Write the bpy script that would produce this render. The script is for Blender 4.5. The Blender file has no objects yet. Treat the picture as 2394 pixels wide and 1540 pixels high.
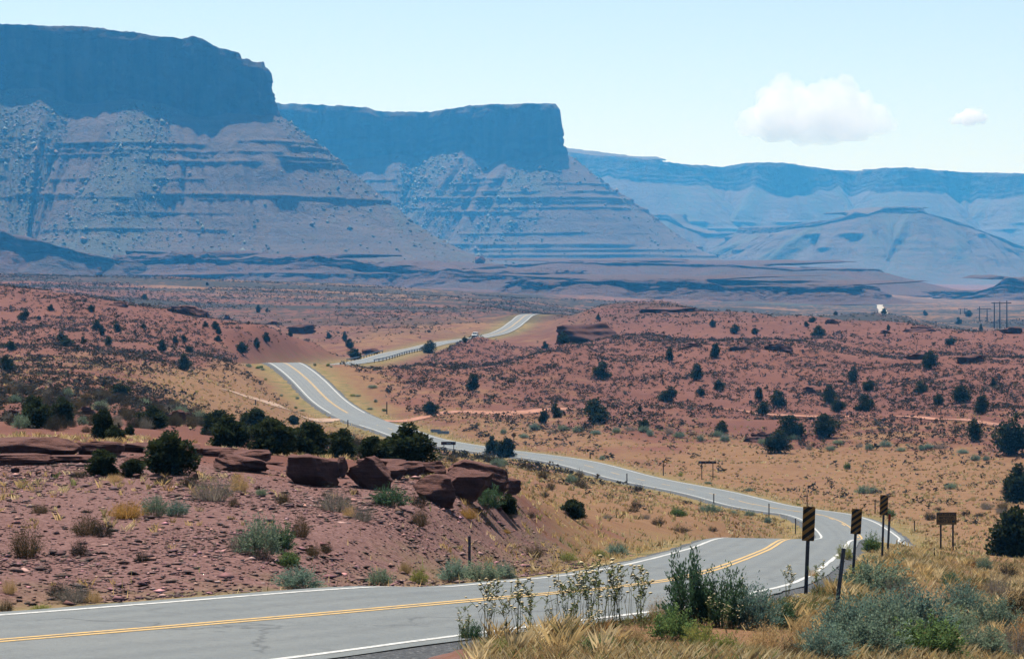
import bpy, math, random
import numpy as np
from math import radians as R

# ------------------------------------------------------------------ camera, sky, sun, exposure
sc = bpy.context.scene
F = 2844.0                # focal length in pixels of a 1024 wide frame (100 mm on 36 mm film)
S = 2393.0 / 1024.0       # survey drawing units per pixel
HY = 640.0                # eye level in the survey drawing
cam_d = bpy.data.cameras.new('camera'); cam = bpy.data.objects.new('camera', cam_d)
sc.collection.objects.link(cam); sc.camera = cam
cam_d.lens = 100.0; cam_d.sensor_width = 36.0; cam_d.clip_start = 0.5; cam_d.clip_end = 90000.0
cam_d.shift_y = -(329.0 - HY / S) / 1024.0
cam.location = (0, 0, 0); cam.rotation_euler = (R(90), 0, 0)

SUN_EL, SUN_AZ = 67.0, -24.0      # degrees; azimuth from +Y towards +X
w = bpy.data.worlds.new('World'); sc.world = w; w.use_nodes = True
nt = w.node_tree; bg = nt.nodes['Background']
sky = nt.nodes.new('ShaderNodeTexSky'); sky.sky_type = 'NISHITA'; sky.sun_disc = False
sky.sun_elevation = R(SUN_EL); sky.sun_rotation = R(SUN_AZ)
sky.altitude = 1300; sky.air_density = 1.0; sky.dust_density = 1.4; sky.ozone_density = 1.0
nt.links.new(sky.outputs[0], bg.inputs[0]); bg.inputs[1].default_value = 0.078
sl = bpy.data.lights.new('sun', 'SUN'); sun = bpy.data.objects.new('sun', sl); sc.collection.objects.link(sun)
sl.energy = 5.0; sl.angle = R(0.53); sl.color = (1.0, 0.95, 0.87)
sun.rotation_euler = (R(90 - SUN_EL), 0, R(180 - SUN_AZ))
vs = sc.view_settings; sc.display_settings.display_device = 'sRGB'
vs.view_transform = 'Standard'; vs.look = 'None'; vs.exposure = 0.82; vs.gamma = 1.0; vs.use_curve_mapping = False
sc.cycles.max_bounces = 14; sc.cycles.diffuse_bounces = 0; sc.cycles.glossy_bounces = 2
sc.cycles.transparent_max_bounces = 4; sc.cycles.volume_bounces = 12
HAZE_DENSITY, HAZE_COL = 0.70e-4, (0.07, 0.45, 1.0)

# ------------------------------------------------------------------ helpers
rng = np.random.default_rng(7); random.seed(7)
COL = sc.collection

def _h(ix, iy, seed):
    n = (ix.astype(np.int64) * 374761393 + iy.astype(np.int64) * 668265263 + seed * 982451653) & 0x7fffffff
    n = ((n ^ (n >> 13)) * 1274126177) & 0x7fffffff
    n = (n ^ (n >> 16)) & 0xffff
    return n / 32767.5 - 1.0
def vn(x, y, seed=0):
    x = np.asarray(x, float); y = np.asarray(y, float)
    ix = np.floor(x); iy = np.floor(y); fx = x - ix; fy = y - iy
    fx = fx * fx * fx * (fx * (fx * 6 - 15) + 10); fy = fy * fy * fy * (fy * (fy * 6 - 15) + 10)
    a = _h(ix, iy, seed); b = _h(ix + 1, iy, seed); c = _h(ix, iy + 1, seed); d = _h(ix + 1, iy + 1, seed)
    return (a * (1 - fx) + b * fx) * (1 - fy) + (c * (1 - fx) + d * fx) * fy
def fbm(x, y, o=4, seed=0, g=0.5):
    r = 0; a = 1.0; t = 0
    for k in range(o):
        r = r + a * vn(np.asarray(x) * 2 ** k + 17.3 * k, np.asarray(y) * 2 ** k - 9.1 * k, seed + k); t += a; a *= g
    return r / t
def sst(a, b, x):
    t = np.clip((x - a) / (b - a), 0, 1); return t * t * (3 - 2 * t)
def W(x, y, d):            # survey point (drawing x, y and distance) -> world
    return np.array([(x / S - 512.0) / F * d, d, -(y - HY) / S / F * d])

def tag(o, label=None, cat=None, group=None, kind=None):
    if label: o['label'] = label
    if cat: o['category'] = cat
    if group: o['group'] = group
    if kind: o['kind'] = kind
    return o
def mesh(name, V, Fc, mat=None, smooth=False, cols=None, attrs=None):
    V = np.asarray(V, np.float32).reshape(-1, 3)
    m = bpy.data.meshes.new(name)
    if isinstance(Fc, np.ndarray):
        k = Fc.shape[1]; n = len(Fc)
        m.vertices.add(len(V)); m.vertices.foreach_set('co', V.ravel())
        m.loops.add(n * k); m.loops.foreach_set('vertex_index', Fc.astype(np.int32).ravel())
        m.polygons.add(n); m.polygons.foreach_set('loop_start', np.arange(0, n * k, k, dtype=np.int32))
        m.update(calc_edges=True); m.validate()
    else:
        m.from_pydata([tuple(map(float, v)) for v in V], [], [list(map(int, f)) for f in Fc]); m.update()
    if smooth: m.polygons.foreach_set('use_smooth', np.ones(len(m.polygons), bool))
    if cols is not None:
        ca = m.color_attributes.new('Col', 'FLOAT_COLOR', 'POINT')
        c4 = np.ones((len(V), 4), np.float32); c4[:, :3] = cols; ca.data.foreach_set('color', c4.ravel())
    for k, v in (attrs or {}).items():
        at = m.attributes.new(k, 'FLOAT', 'POINT'); at.data.foreach_set('value', np.asarray(v, np.float32).ravel())
    if mat: m.materials.append(mat)
    return m
def obj(name, me, parent=None, loc=None, rot=None, scale=None):
    o = bpy.data.objects.new(name, me); COL.objects.link(o)
    if parent is not None: o.parent = parent
    if loc is not None: o.location = [float(a) for a in loc]
    if rot is not None: o.rotation_euler = [float(a) for a in rot]
    if scale is not None: o.scale = [float(a) for a in scale]
    return o
def grid_faces(nr, nc):
    i = np.arange(nr - 1)[:, None] * nc + np.arange(nc - 1)[None, :]
    return np.stack([i, i + 1, i + nc + 1, i + nc], -1).reshape(-1, 4)
class MB:                   # collects simple solids into one mesh
    def __init__(s): s.V = []; s.F = []
    def add(s, V, Fc):
        b = len(s.V); s.V += [tuple(v) for v in V]; s.F += [[i + b for i in f] for f in Fc]; return s
    def box(s, x0, x1, y0, y1, z0, z1):
        V = [(x0,y0,z0),(x1,y0,z0),(x1,y1,z0),(x0,y1,z0),(x0,y0,z1),(x1,y0,z1),(x1,y1,z1),(x0,y1,z1)]
        return s.add(V, [[3,2,1,0],[4,5,6,7],[0,1,5,4],[1,2,6,5],[2,3,7,6],[3,0,4,7]])
    def tube(s, pts, rad, n=6):
        pts = [np.array(p, float) for p in pts]; b = len(s.V); k = len(pts)
        if np.isscalar(rad): rad = [rad] * k
        for i, p in enumerate(pts):
            t = pts[min(i + 1, k - 1)] - pts[max(i - 1, 0)]; t /= (np.linalg.norm(t) + 1e-9)
            a = np.cross(t, [0, 1, 0] if abs(t[1]) < .8 else [1, 0, 0]); a /= np.linalg.norm(a); c = np.cross(t, a)
            for j in range(n):
                th = 2 * math.pi * j / n; s.V.append(tuple(p + rad[i] * (math.cos(th) * a + math.sin(th) * c)))
        for i in range(k - 1):
            for j in range(n):
                s.F.append([b+i*n+j, b+i*n+(j+1)%n, b+(i+1)*n+(j+1)%n, b+(i+1)*n+j])
        s.F.append([b + j for j in range(n)][::-1]); s.F.append([b + (k-1)*n + j for j in range(n)]); return s
    def mesh(s, name, mat): return mesh(name, s.V, s.F, mat)

# ------------------------------------------------------------------ materials
ALB = 0.72
class NT:
    def __init__(s, name):
        s.m = bpy.data.materials.new(name); s.m.use_nodes = True; s.t = s.m.node_tree
        s.b = s.t.nodes['Principled BSDF']; s.o = s.t.nodes['Material Output']
        s.b.inputs['Specular IOR Level'].default_value = 0.25; s.b.inputs['Roughness'].default_value = 0.9
    def n(s, typ, **kw):
        nd = s.t.nodes.new(typ)
        for k, v in kw.items(): setattr(nd, k, v)
        return nd
    def l(s, a, b): s.t.links.new(a, b)
    def attr(s, name): return s.n('ShaderNodeAttribute', attribute_name=name)
    def noise(s, scale, detail=4, rough=0.55, vec=None, stretch=None):
        nd = s.n('ShaderNodeTexNoise'); nd.inputs['Scale'].default_value = scale
        nd.inputs['Detail'].default_value = detail; nd.inputs['Roughness'].default_value = rough
        if vec is None:
            if not hasattr(s, '_tc'): s._tc = s.n('ShaderNodeNewGeometry').outputs['Position']
            vec = s._tc
        if stretch:
            mp = s.n('ShaderNodeMapping'); mp.inputs['Scale'].default_value = stretch; s.l(vec, mp.inputs[0]); vec = mp.outputs[0]
        s.l(vec, nd.inputs['Vector']); return nd.outputs['Fac']
    def ramp(s, fac, stops, interp='LINEAR'):
        nd = s.n('ShaderNodeValToRGB'); nd.color_ramp.interpolation = interp; e = nd.color_ramp.elements
        while len(e) < len(stops): e.new(0.5)
        for el, (p, c) in zip(e, stops):
            el.position = p; el.color = (c, c, c, 1) if np.isscalar(c) else (*c, 1)
        s.l(fac, nd.inputs[0]); return nd.outputs[0]
    def mix(s, f, a, b, mode='MIX'):
        nd = s.n('ShaderNodeMix', data_type='RGBA', blend_type=mode)
        for k, v in ((0, f), (6, a), (7, b)):
            if hasattr(v, 'links') or hasattr(v, 'is_linked'): s.l(v, nd.inputs[k])
            elif k == 0: nd.inputs[0].default_value = v
            else: nd.inputs[k].default_value = (*v, 1) if not np.isscalar(v) else (v, v, v, 1)
        return nd.outputs[2]
    def math(s, op, a, b=None):
        nd = s.n('ShaderNodeMath', operation=op)
        for k, v in ((0, a), (1, b)):
            if v is None: continue
            if hasattr(v, 'is_linked'): s.l(v, nd.inputs[k])
            else: nd.inputs[k].default_value = v
        return nd.outputs[0]
    def col(s, c): 
        c = s.mix(1.0, c, (ALB, ALB, ALB), 'MULTIPLY')        # one common reflectance level for the whole place
        s.l(c, s.b.inputs['Base Color']); s.out = c; return s
    def bump(s, h, strength=0.5, dist=0.1):
        nd = s.n('ShaderNodeBump'); nd.inputs['Strength'].default_value = strength; nd.inputs['Distance'].default_value = dist
        s.l(h, nd.inputs['Height']); s.l(nd.outputs[0], s.b.inputs['Normal']); return s

def plain_mat(name, c, rough=0.8, var=0.25, scale=8.0, metal=0.0):
    t = NT(name); f = t.noise(scale, 4)
    a = tuple(x * (1 - var) for x in c); b = tuple(min(1, x * (1 + var)) for x in c)
    t.col(t.mix(t.ramp(f, [(0.35, 0.0), (0.65, 1.0)]), a, b)); t.b.inputs['Roughness'].default_value = rough
    t.b.inputs['Metallic'].default_value = metal; return t.m
def leaf_mat(name, transl=0.25):
    t = NT(name); a = t.attr('Col').outputs['Color']; ri = t.n('ShaderNodeObjectInfo').outputs['Random']
    c = t.mix(1.0, a, t.ramp(ri, [(0, (.78, .80, .82)), (1, (1.2, 1.12, 1.05))]), 'MULTIPLY'); t.col(c)
    tr = t.n('ShaderNodeBsdfTranslucent'); t.l(t.out, tr.inputs[0])
    mx = t.n('ShaderNodeMixShader'); mx.inputs[0].default_value = transl
    t.l(t.b.outputs[0], mx.inputs[1]); t.l(tr.outputs[0], mx.inputs[2]); t.l(mx.outputs[0], t.o.inputs[0])
    t.b.inputs['Specular IOR Level'].default_value = 0.1
    return t.m

# ------------------------------------------------------------------ the road line (survey points: drawing x, y, distance)
road_pts = [np.array(p, float) for p in [(-70, 6, -5.1), (-44, 20, -5.3), (-27, 31, -5.5), (-16.6, 38.2, -5.7)]]
road_pts += [W(*p) for p in [(0,1495,45), (625,1444,49), (1250,1388,54), (1430,1371,63), (1560,1354,72), (1650,1334,84), (1725,1309,100), (1790,1283,118), (1850,1257,141)]]
road_pts += [np.array(p, float) for p in [(18.2, 160, -15.2), (22.7, 185, -17.75)]]
road_pts += [W(*p) for p in [(2000,1261,215), (2010,1255,235), (1990,1236,252), (1961,1217,267), (1905,1199.5,288), (1843,1191,302), (1775,1180,317), (1651,1149,350), (1483,1116,385), (1320,1075,415),
    (1130,1049,438), (1000,1028,456), (920,1003,482), (835,975,512), (773,938.6,540), (720,887,570), (690,862,590), (665,847,610)]]
road_pts += [np.array(p, float) for p in [(-53.5, 645, -20.6), (-54.5, 690, -23.3), (-51, 745, -24.4)]]
road_pts += [W(*p) for p in [(855,842,800), (920,824.5,860), (981,812,920), (1029,800.5,980), (1118,787.7,1060), (1163,778,1105), (1191,765,1150), (1211,750,1210), (1242,733,1290)]]
road_pts += [np.array(p, float) for p in [(24, 1350, -19.3), (55, 1450, -22.0), (120, 1570, -23), (220, 1690, -24)]]
def spline(P, step):
    P = np.array(P, float); out = []
    for i in range(len(P) - 1):
        p0, p1, p2, p3 = P[max(i-1,0)], P[i], P[i+1], P[min(i+2,len(P)-1)]
        L = [max(np.linalg.norm(a - b), 1e-6) ** 0.5 for a, b in ((p1,p0),(p2,p1),(p3,p2))]
        if i == 0: L[0] = L[1]; p0 = 2*p1 - p2
        if i == len(P)-2: L[2] = L[1]; p3 = 2*p2 - p1
        m1 = L[1]*((p1-p0)/L[0] - (p2-p0)/(L[0]+L[1]) + (p2-p1)/L[1]); m2 = L[1]*((p2-p1)/L[1] - (p3-p1)/(L[1]+L[2]) + (p3-p2)/L[2])
        n = max(2, int(np.linalg.norm(p2 - p1) / step)); t = np.linspace(0, 1, n, endpoint=False)[:, None]
        out.append((2*t**3-3*t**2+1)*p1 + (t**3-2*t**2+t)*m1 + (-2*t**3+3*t**2)*p2 + (t**3-t**2)*m2)
    out.append(P[-1:]); return np.concatenate(out)
def smooth(a, k):
    if k < 1: return a
    ker = np.hanning(2*k+3)[1:-1]; ker /= ker.sum()
    pad = np.concatenate([np.repeat(a[:1], k, 0), a, np.repeat(a[-1:], k, 0)])
    return np.stack([np.convolve(pad[:, j], ker, 'valid') for j in range(a.shape[1])], 1)
road = spline(road_pts, 0.5); road = smooth(road, 9)
def tangents(P):
    t = np.gradient(P, axis=0); t[:, 2] = 0; t /= np.linalg.norm(t, axis=1)[:, None] + 1e-9; return t
road_t = tangents(road); road_n = np.stack([road_t[:, 1], -road_t[:, 0], 0 * road_t[:, 0]], 1)    # to the right of travel
def extra_lane(Y): return np.interp(Y, [43, 47, 50.5, 56, 62, 74], [1.9, 1.3, .4, .28, .2, 0])
wide_near = smooth(extra_lane(road[:, 1])[:, None], 12)[:, 0]           # the near lane is wider here
def gravel_apron(X, Y): return 2.6*(1 - sst(-2.2, 1.2, X))*(1 - sst(50, 58, Y))
road_s = np.concatenate([[0], np.cumsum(np.linalg.norm(np.diff(road, axis=0), axis=1))])

# ------------------------------------------------------------------ the ground
CP = []                                     # survey points of the ground (drawing x, y, distance)
def cp(d, *xy):
    for x, y in xy: CP.append(W(x, y, d))
def cl(*xyd):
    for x, y, d in xyd: CP.append(W(x, y, d))
for x in (-900, 300, 1500, 2700): cl((x, 3400, 5), (x, 2300, 10), (x, 1900, 16))
cl((1000, 1660, 27), (1700, 1640, 27), (2400, 1700, 33), (3100, 1750, 36), (-600, 1760, 22))
cl((850, 1575, 40), (500, 1630, 38), (1100, 1530, 39), (1500, 1520, 38), (1900, 1535, 39), (2393, 1540, 50), (2800, 1560, 54), (1500, 1470, 43), (1700, 1440, 48),
   (1884, 1390, 62), (1955, 1440, 52), (1993, 1325, 84), (2062, 1272, 106), (2112, 1273, 125), (2100, 1400, 70), (2300, 1450, 66), (2393, 1400, 82), (2800, 1420, 86),
   (2220, 1338, 108), (2393, 1310, 150), (2215, 1281, 190), (2393, 1235, 235), (2800, 1260, 220), (2150, 1262, 190))
# gravel slope left of the near road, and the ledge above it
cl((-700, 1420, 44), (-200, 1360, 47), (-700, 1240, 60), (-300, 1200, 66), (0, 1310, 60), (0, 1195, 71), (0, 1105, 86), (300, 1330, 59), (300, 1205, 70), (300, 1110, 86), (600, 1300, 63), (600, 1160, 79), (880, 1300, 66), (900, 1195, 79),
   (1100, 1262, 73), (1100, 1195, 86), (1250, 1292, 75), (1200, 1200, 92), (1400, 1288, 82), (1600, 1243, 126), (1450, 1243, 105))
cl((735, 1154, 85), (860, 1158, 85), (1000, 1174, 86))
cl((0, 1046, 97), (300, 1046, 98), (600, 1070, 98), (900, 1090, 100), (1100, 1105, 102), (-500, 1046, 96))
cl((0, 1012, 135), (300, 1015, 140), (600, 1050, 140), (900, 1085, 135), (1150, 1110, 150), (1230, 1160, 130))
cl((1350, 1195, 150), (1300, 1120, 260), (1500, 1172, 220), (1700, 1205, 222), (1850, 1228, 205), (1150, 1075, 300), (1300, 1140, 210))
# left middle ground
cl((0, 985, 185), (150, 985, 200), (350, 990, 200), (0, 945, 250), (300, 950, 270), (500, 990, 290), (700, 1030, 260), (850, 1040, 300), (550, 985, 420), (300, 910, 380), (0, 880, 380), (650, 960, 480),
   (-600, 985, 190), (-600, 880, 380), (0, 840, 480), (300, 850, 500), (550, 850, 570), (620, 862, 580), (500, 905, 480))
cl((0, 800, 600), (-500, 790, 600), (300, 800, 640), (500, 815, 680), (700, 835, 720), (0, 735, 760), (0, 668, 930), (-500, 640, 950), (200, 692, 880), (400, 722, 840), (550, 745, 810), (700, 775, 800), (770, 800, 780))
for x, z, d in ((0, -13, 1080), (-500, -10, 1100), (250, -15, 1020), (450, -20, 980), (650, -24, 930), (780, -26, 860)):
    CP.append(W(x, HY - z * F / d * S, d))
# between the roads and the knoll
cl((900, 985, 500), (1000, 900, 570), (850, 920, 545), (1000, 849, 645), (800, 850, 620), (1200, 900, 590), (1200, 846, 660), (1280, 820, 690))
for x, z, d in ((1000, -28, 745), (1200, -28, 770), (1100, -27.2, 800), (900, -26, 790), (1300, -25, 830)): CP.append(W(x, HY - z * F / d * S, d))
cl((1092, 787, 895), (1010, 835, 850), (1190, 815, 890), (1270, 838, 860), (1130, 800, 880))
for x, z, d in ((1092, -24.5, 965), (1200, -25, 960), (1020, -25, 940)): CP.append(W(x, HY - z * F / d * S, d))
# right: flat grass, track, red hills
cl((2393, 1180, 310), (2800, 1180, 320), (2100, 1170, 330), (2393, 1100, 400), (2000, 1120, 400), (1500, 1055, 445), (1700, 1075, 430), (2800, 1100, 400),
   (1200, 1005, 490), (1330, 967, 520), (1700, 957, 545), (2000, 975, 515), (2330, 996, 485), (2800, 1010, 470), (1500, 1000, 480), (1100, 978, 500),
   (1400, 900, 610), (1400, 830, 730), (1320, 800, 770), (1700, 900, 630), (1820, 800, 790), (1650, 800, 780), (2000, 835, 750), (2000, 900, 640), (2200, 835, 740), (2393, 900, 600), (2393, 845, 700), (2800, 860, 690), (2800, 800, 800))
for x, z, d in ((1400, -20.5, 900), (1650, -22, 900), (1820, -22, 900), (2100, -24, 860), (2393, -24, 850), (2800, -24, 900)): CP.append(W(x, HY - z * F / d * S, d))
cl((1400, 715, 1230), (1500, 713, 1230), (1700, 727, 1180), (1900, 737, 1120), (2100, 748, 1080), (2393, 766, 1020), (2800, 775, 1000), (1330, 738, 1250), (1500, 745, 1080), (1800, 765, 1000), (2200, 790, 930))
for x, z, d in ((1500, -27, 1500), (1800, -31, 1400), (2100, -34, 1350), (2393, -35, 1300), (2800, -35, 1300)): CP.append(W(x, HY - z * F / d * S, d))
# far plain
for d, row in ((1350, ((-500, -13), (0, -15), (400, -19), (800, -20), (1100, -20))), (1800, ((-500, -6), (0, -9), (400, -13), (800, -16), (1200, -20), (1600, -29), (2000, -35), (2400, -36), (2900, -37))),
               (2500, ((-500, 1), (0, 0), (300, -2), (600, -5.5), (900, -11), (1200, -19), (1500, -25), (2000, -36), (2400, -37), (2900, -38))),
               (3200, ((-500, -14), (0, -14), (600, -16), (1200, -24), (1700, -32), (2000, -37), (2400, -37), (2900, -38))),
               (4200, ((-500, -5), (0, -8), (600, -18), (1200, -24), (1700, -34), (2100, -38.5), (2400, -39), (2900, -39))),
               (5400, ((-500, 0), (600, -6), (1200, -10), (1500, -8), (1660, 2), (1800, 16), (1950, 9), (2100, -10), (2270, -37), (2400, -38), (2900, -38))),
               (6200, ((-500, 10), (600, 0), (1300, -20), (1800, -20), (2393, -40))),
               (8000, ((-500, 0), (1200, -20), (2393, -30))), (14500, ((-500, 20), (1200, 10), (2393, 0)))):
    for x, z in row: CP.append(W(x, HY - z * F / d * S, d))
CP += list(road[::25])
CP = np.array(CP)
def uv(X, Y):
    return np.clip((X / Y * F + 512) * S, -1100, 3500) / 340.0, np.log(Y) * 3.6
def kern(r2): return np.sqrt(r2 + 0.02)
cu, cv = uv(CP[:, 0], CP[:, 1]); n = len(CP)
A = np.zeros((n + 1, n + 1)); A[:n, :n] = kern((cu[:, None]-cu)**2 + (cv[:, None]-cv)**2) - 1e-3*np.eye(n); A[:n, n] = A[n, :n] = 1
wts = np.linalg.solve(A, np.concatenate([CP[:, 2], [0]]))
NR = 720
gd = np.exp(np.linspace(math.log(5.0), math.log(14500.0), NR))
gx = np.concatenate([np.linspace(-3600, -170, 28)[:-1], np.arange(-170, 2565, 5.6), np.linspace(2565, 6000, 28)[1:]])
gu = (gx / S - 512) / F; NC = len(gu)
Yg = np.repeat(gd[:, None], NC, 1); Xg = Yg * gu
Zg = np.empty_like(Yg)
for i in range(0, NR, 20):
    a, b = uv(Xg[i:i+20].ravel(), Yg[i:i+20].ravel())
    K = kern((a[:, None] - cu)**2 + (b[:, None] - cv)**2)
    Zg[i:i+20] = (K @ wts[:n] + wts[n]).reshape(-1, NC)
# distance to the road (row by row)
RD = np.full_like(Yg, 1e3); RZ = np.zeros_like(Yg); RS = np.zeros_like(Yg); RX = np.zeros_like(Yg)
for i in range(NR):
    k = np.where(np.abs(road[:, 1] - gd[i]) < 45)[0]
    if len(k) == 0: continue
    d2 = (Xg[i][:, None] - road[k, 0])**2 + (gd[i] - road[k, 1])**2
    j = d2.argmin(1); RD[i] = np.sqrt(d2[np.arange(NC), j]); RZ[i] = road[k[j], 2]; RX[i] = wide_near[k[j]]
    RS[i] = (Xg[i] - road[k[j], 0]) * road_n[k[j], 0] + (gd[i] - road[k[j], 1]) * road_n[k[j], 1]
RD = RD - np.where(RS > 0, RX, 0)
off = sst(4.5, 16, RD)
nz = fbm(Xg/70, Yg/70, 3, 1) * 1.6 * sst(300, 800, Yg) + fbm(Xg/16, Yg/16, 3, 5) * 0.55 * sst(90, 420, Yg) + fbm(Xg/3.2, Yg/3.2, 3, 9) * 0.13 * (0.35 + 0.65*sst(60, 300, Yg))
gul = 1 - np.abs(fbm(Xg/26 + fbm(Xg/60, Yg/60, 2, 31), Yg/60, 3, 21)) * 2
nz -= np.clip(gul - 0.55, 0, 1) * 2.2 * sst(480, 640, Yg) * (1 - sst(1250, 1500, Yg))
nz += fbm(Xg/300, Yg/300, 4, 40) * 9 * sst(2800, 4500, Yg) + fbm(Xg/90, Yg/90, 3, 44) * 3 * sst(1700, 3000, Yg)
Zg = Zg + nz * off
fall = np.where((RS > 0) & (Yg < 145), 2.2, np.clip(2.5 + Yg * 0.02, 3.5, 16))
wgt = 1 - sst(0, 1, (RD - 4.6) / fall)
Zg = wgt * (RZ - 0.07 - 0.00010*Yg - 0.16*sst(3.9, 6.0, RD)) + (1 - wgt) * Zg

lg = np.log(gd); dl = lg[1] - lg[0]
def gz(X, Y):
    X = np.asarray(X, float); Y = np.asarray(Y, float)
    r = np.clip((np.log(Y) - lg[0]) / dl, 0, NR - 1.001); i = r.astype(int); fr = r - i
    c = np.interp(X / Y, gu, np.arange(NC)); c = np.clip(c, 0, NC - 1.001); j = c.astype(int); fc = c - j
    return (Zg[i, j]*(1-fr)*(1-fc) + Zg[i+1, j]*fr*(1-fc) + Zg[i, j+1]*(1-fr)*fc + Zg[i+1, j+1]*fr*fc)
dfine = np.exp(np.linspace(math.log(24.0), math.log(5000.0), 3500))
def profile(x):
    u = (x / S - 512) / F; z = gz(u * dfine, dfine); return u, z, HY - z / dfine * F * S
def hit(x, y, dmin=24.0):         # the ground point seen in survey direction x, y
    u, z, yp = profile(x); k = np.where((yp <= y) & (dfine >= dmin))[0]
    i = k[0] if len(k) else len(dfine) - 1
    return np.array([u * dfine[i], dfine[i], z[i]])
def at(x, d):
    X = (x / S - 512) / F * d; return np.array([X, d, float(gz(X, d))])
CM = np.maximum.accumulate(Zg / Yg, axis=0)          # highest sight line so far, for visibility
def visible(X, Y, Z):
    r = np.clip(((np.log(Y) - lg[0]) / dl).astype(int) - 2, 0, NR - 1)
    j = np.clip(np.round(np.interp(X / Y, gu, np.arange(NC))).astype(int), 0, NC - 1)
    return Z / Y > CM[r, j] - 0.0002

# ground cover, from survey points (drawing x, distance, dry grass, gravel)
cov = np.array([(-600,30,.9,0),(600,28,.9,0),(1700,30,1,0),(2300,45,.9,0),(1950,70,.9,.0),(2300,90,.7,.1),(2000,110,.9,0),(2300,140,.8,0),(2100,160,.9,0),(2300,200,.9,0),
  (0,50,.2,1),(0,60,.08,1),(0,80,.1,.9),(400,55,.1,1),(400,75,.05,.9),(800,60,.1,1),(900,78,.08,.8),(1150,70,.1,1),(1150,90,.2,.7),(1400,80,.5,.6),(1600,115,.7,.4),(0,110,.05,.2),(500,110,.05,.2),(900,110,.1,.1),
  (1250,130,.55,.1),(1350,180,.75,0),(1600,200,.8,.1),(1850,200,.85,0),(1200,250,.7,0),(1400,300,.85,0),(0,150,0,0),(300,160,0,0),(650,170,.3,0),(1000,180,.4,0),(0,230,.1,0),(400,230,.15,0),(700,280,.6,0),(1000,330,.7,0),
  (0,330,.35,0),(300,360,.3,0),(550,400,.7,0),(500,470,.75,0),(640,500,.85,0),(250,440,.4,0),(0,450,.35,0),(0,550,.15,0),(400,560,.2,0),(600,570,.6,0),(780,570,.7,0),
  (850,560,.55,0),(1000,600,.25,0),(1000,530,.4,0),(1250,560,.3,0),(1000,450,.6,0),(1200,470,.55,0),(1400,440,.6,0),(1700,420,.75,0),(2000,400,.8,0),(2300,380,.85,0),(2100,300,.85,0),(2300,270,.85,0),(1800,350,.75,0),
  (1500,500,.2,0),(1800,520,.1,0),(2300,470,.35,0),(1600,600,.08,0),(2000,600,.05,0),(2300,600,.05,0),(1700,720,0,0),(2100,720,0,0),(1350,700,.1,0),(1500,850,.15,0),(1900,900,.1,0),(2300,900,.05,0),(1500,1150,.05,0),(2000,1080,.05,0),(2350,1010,.05,0),
  (0,700,0,0),(300,750,0,0),(600,760,.05,0),(0,900,0,0),(850,800,.4,0),(1000,850,.1,0),(1092,890,0,0),(1250,880,.3,0),(900,1000,.55,0),(1100,1150,.55,0),(700,1100,.35,0),(1300,1150,.4,0),(400,1200,.3,0),(100,1300,.3,0),
  (800,1500,.25,0),(400,1600,.25,0),(1200,1600,.3,0),(0,1800,.25,0),(500,2100,.6,0),(900,2100,.65,0),(1200,2200,.45,0),(300,2500,.3,0),(1600,1700,.3,0),(2000,2400,.7,0),(2393,2400,.7,0),(2000,3500,.9,0),(2393,3500,.8,0),(1500,3200,.4,0),(800,3500,.2,0),(0,3500,.1,0),(1800,5400,.1,0),(1000,8000,.1,0)], float)
ku, kv = cov[:, 0] / 340.0, np.log(cov[:, 1]) * 3.6
gr = np.empty_like(Yg); gv = np.empty_like(Yg)
for i in range(0, NR, 20):
    a, b = uv(Xg[i:i+20].ravel(), Yg[i:i+20].ravel())
    K = 1.0 / ((a[:, None]-ku)**2 + (b[:, None]-kv)**2 + 0.01)**1.5; K /= K.sum(1)[:, None]
    gr[i:i+20] = (K @ cov[:, 2]).reshape(-1, NC); gv[i:i+20] = (K @ cov[:, 3]).reshape(-1, NC)
bank = np.exp(-np.clip(RD - 4.0, 0, 99) / np.clip(2.2 + Yg*0.006, 0, 7))
green = np.exp(-(((Xg/Yg*F+512)*S - 1880)/130)**2 - ((Yg - 3550)/260)**2) * sst(-.2, .3, fbm(Xg/90, Yg/40, 2, 71) + .25)

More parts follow.
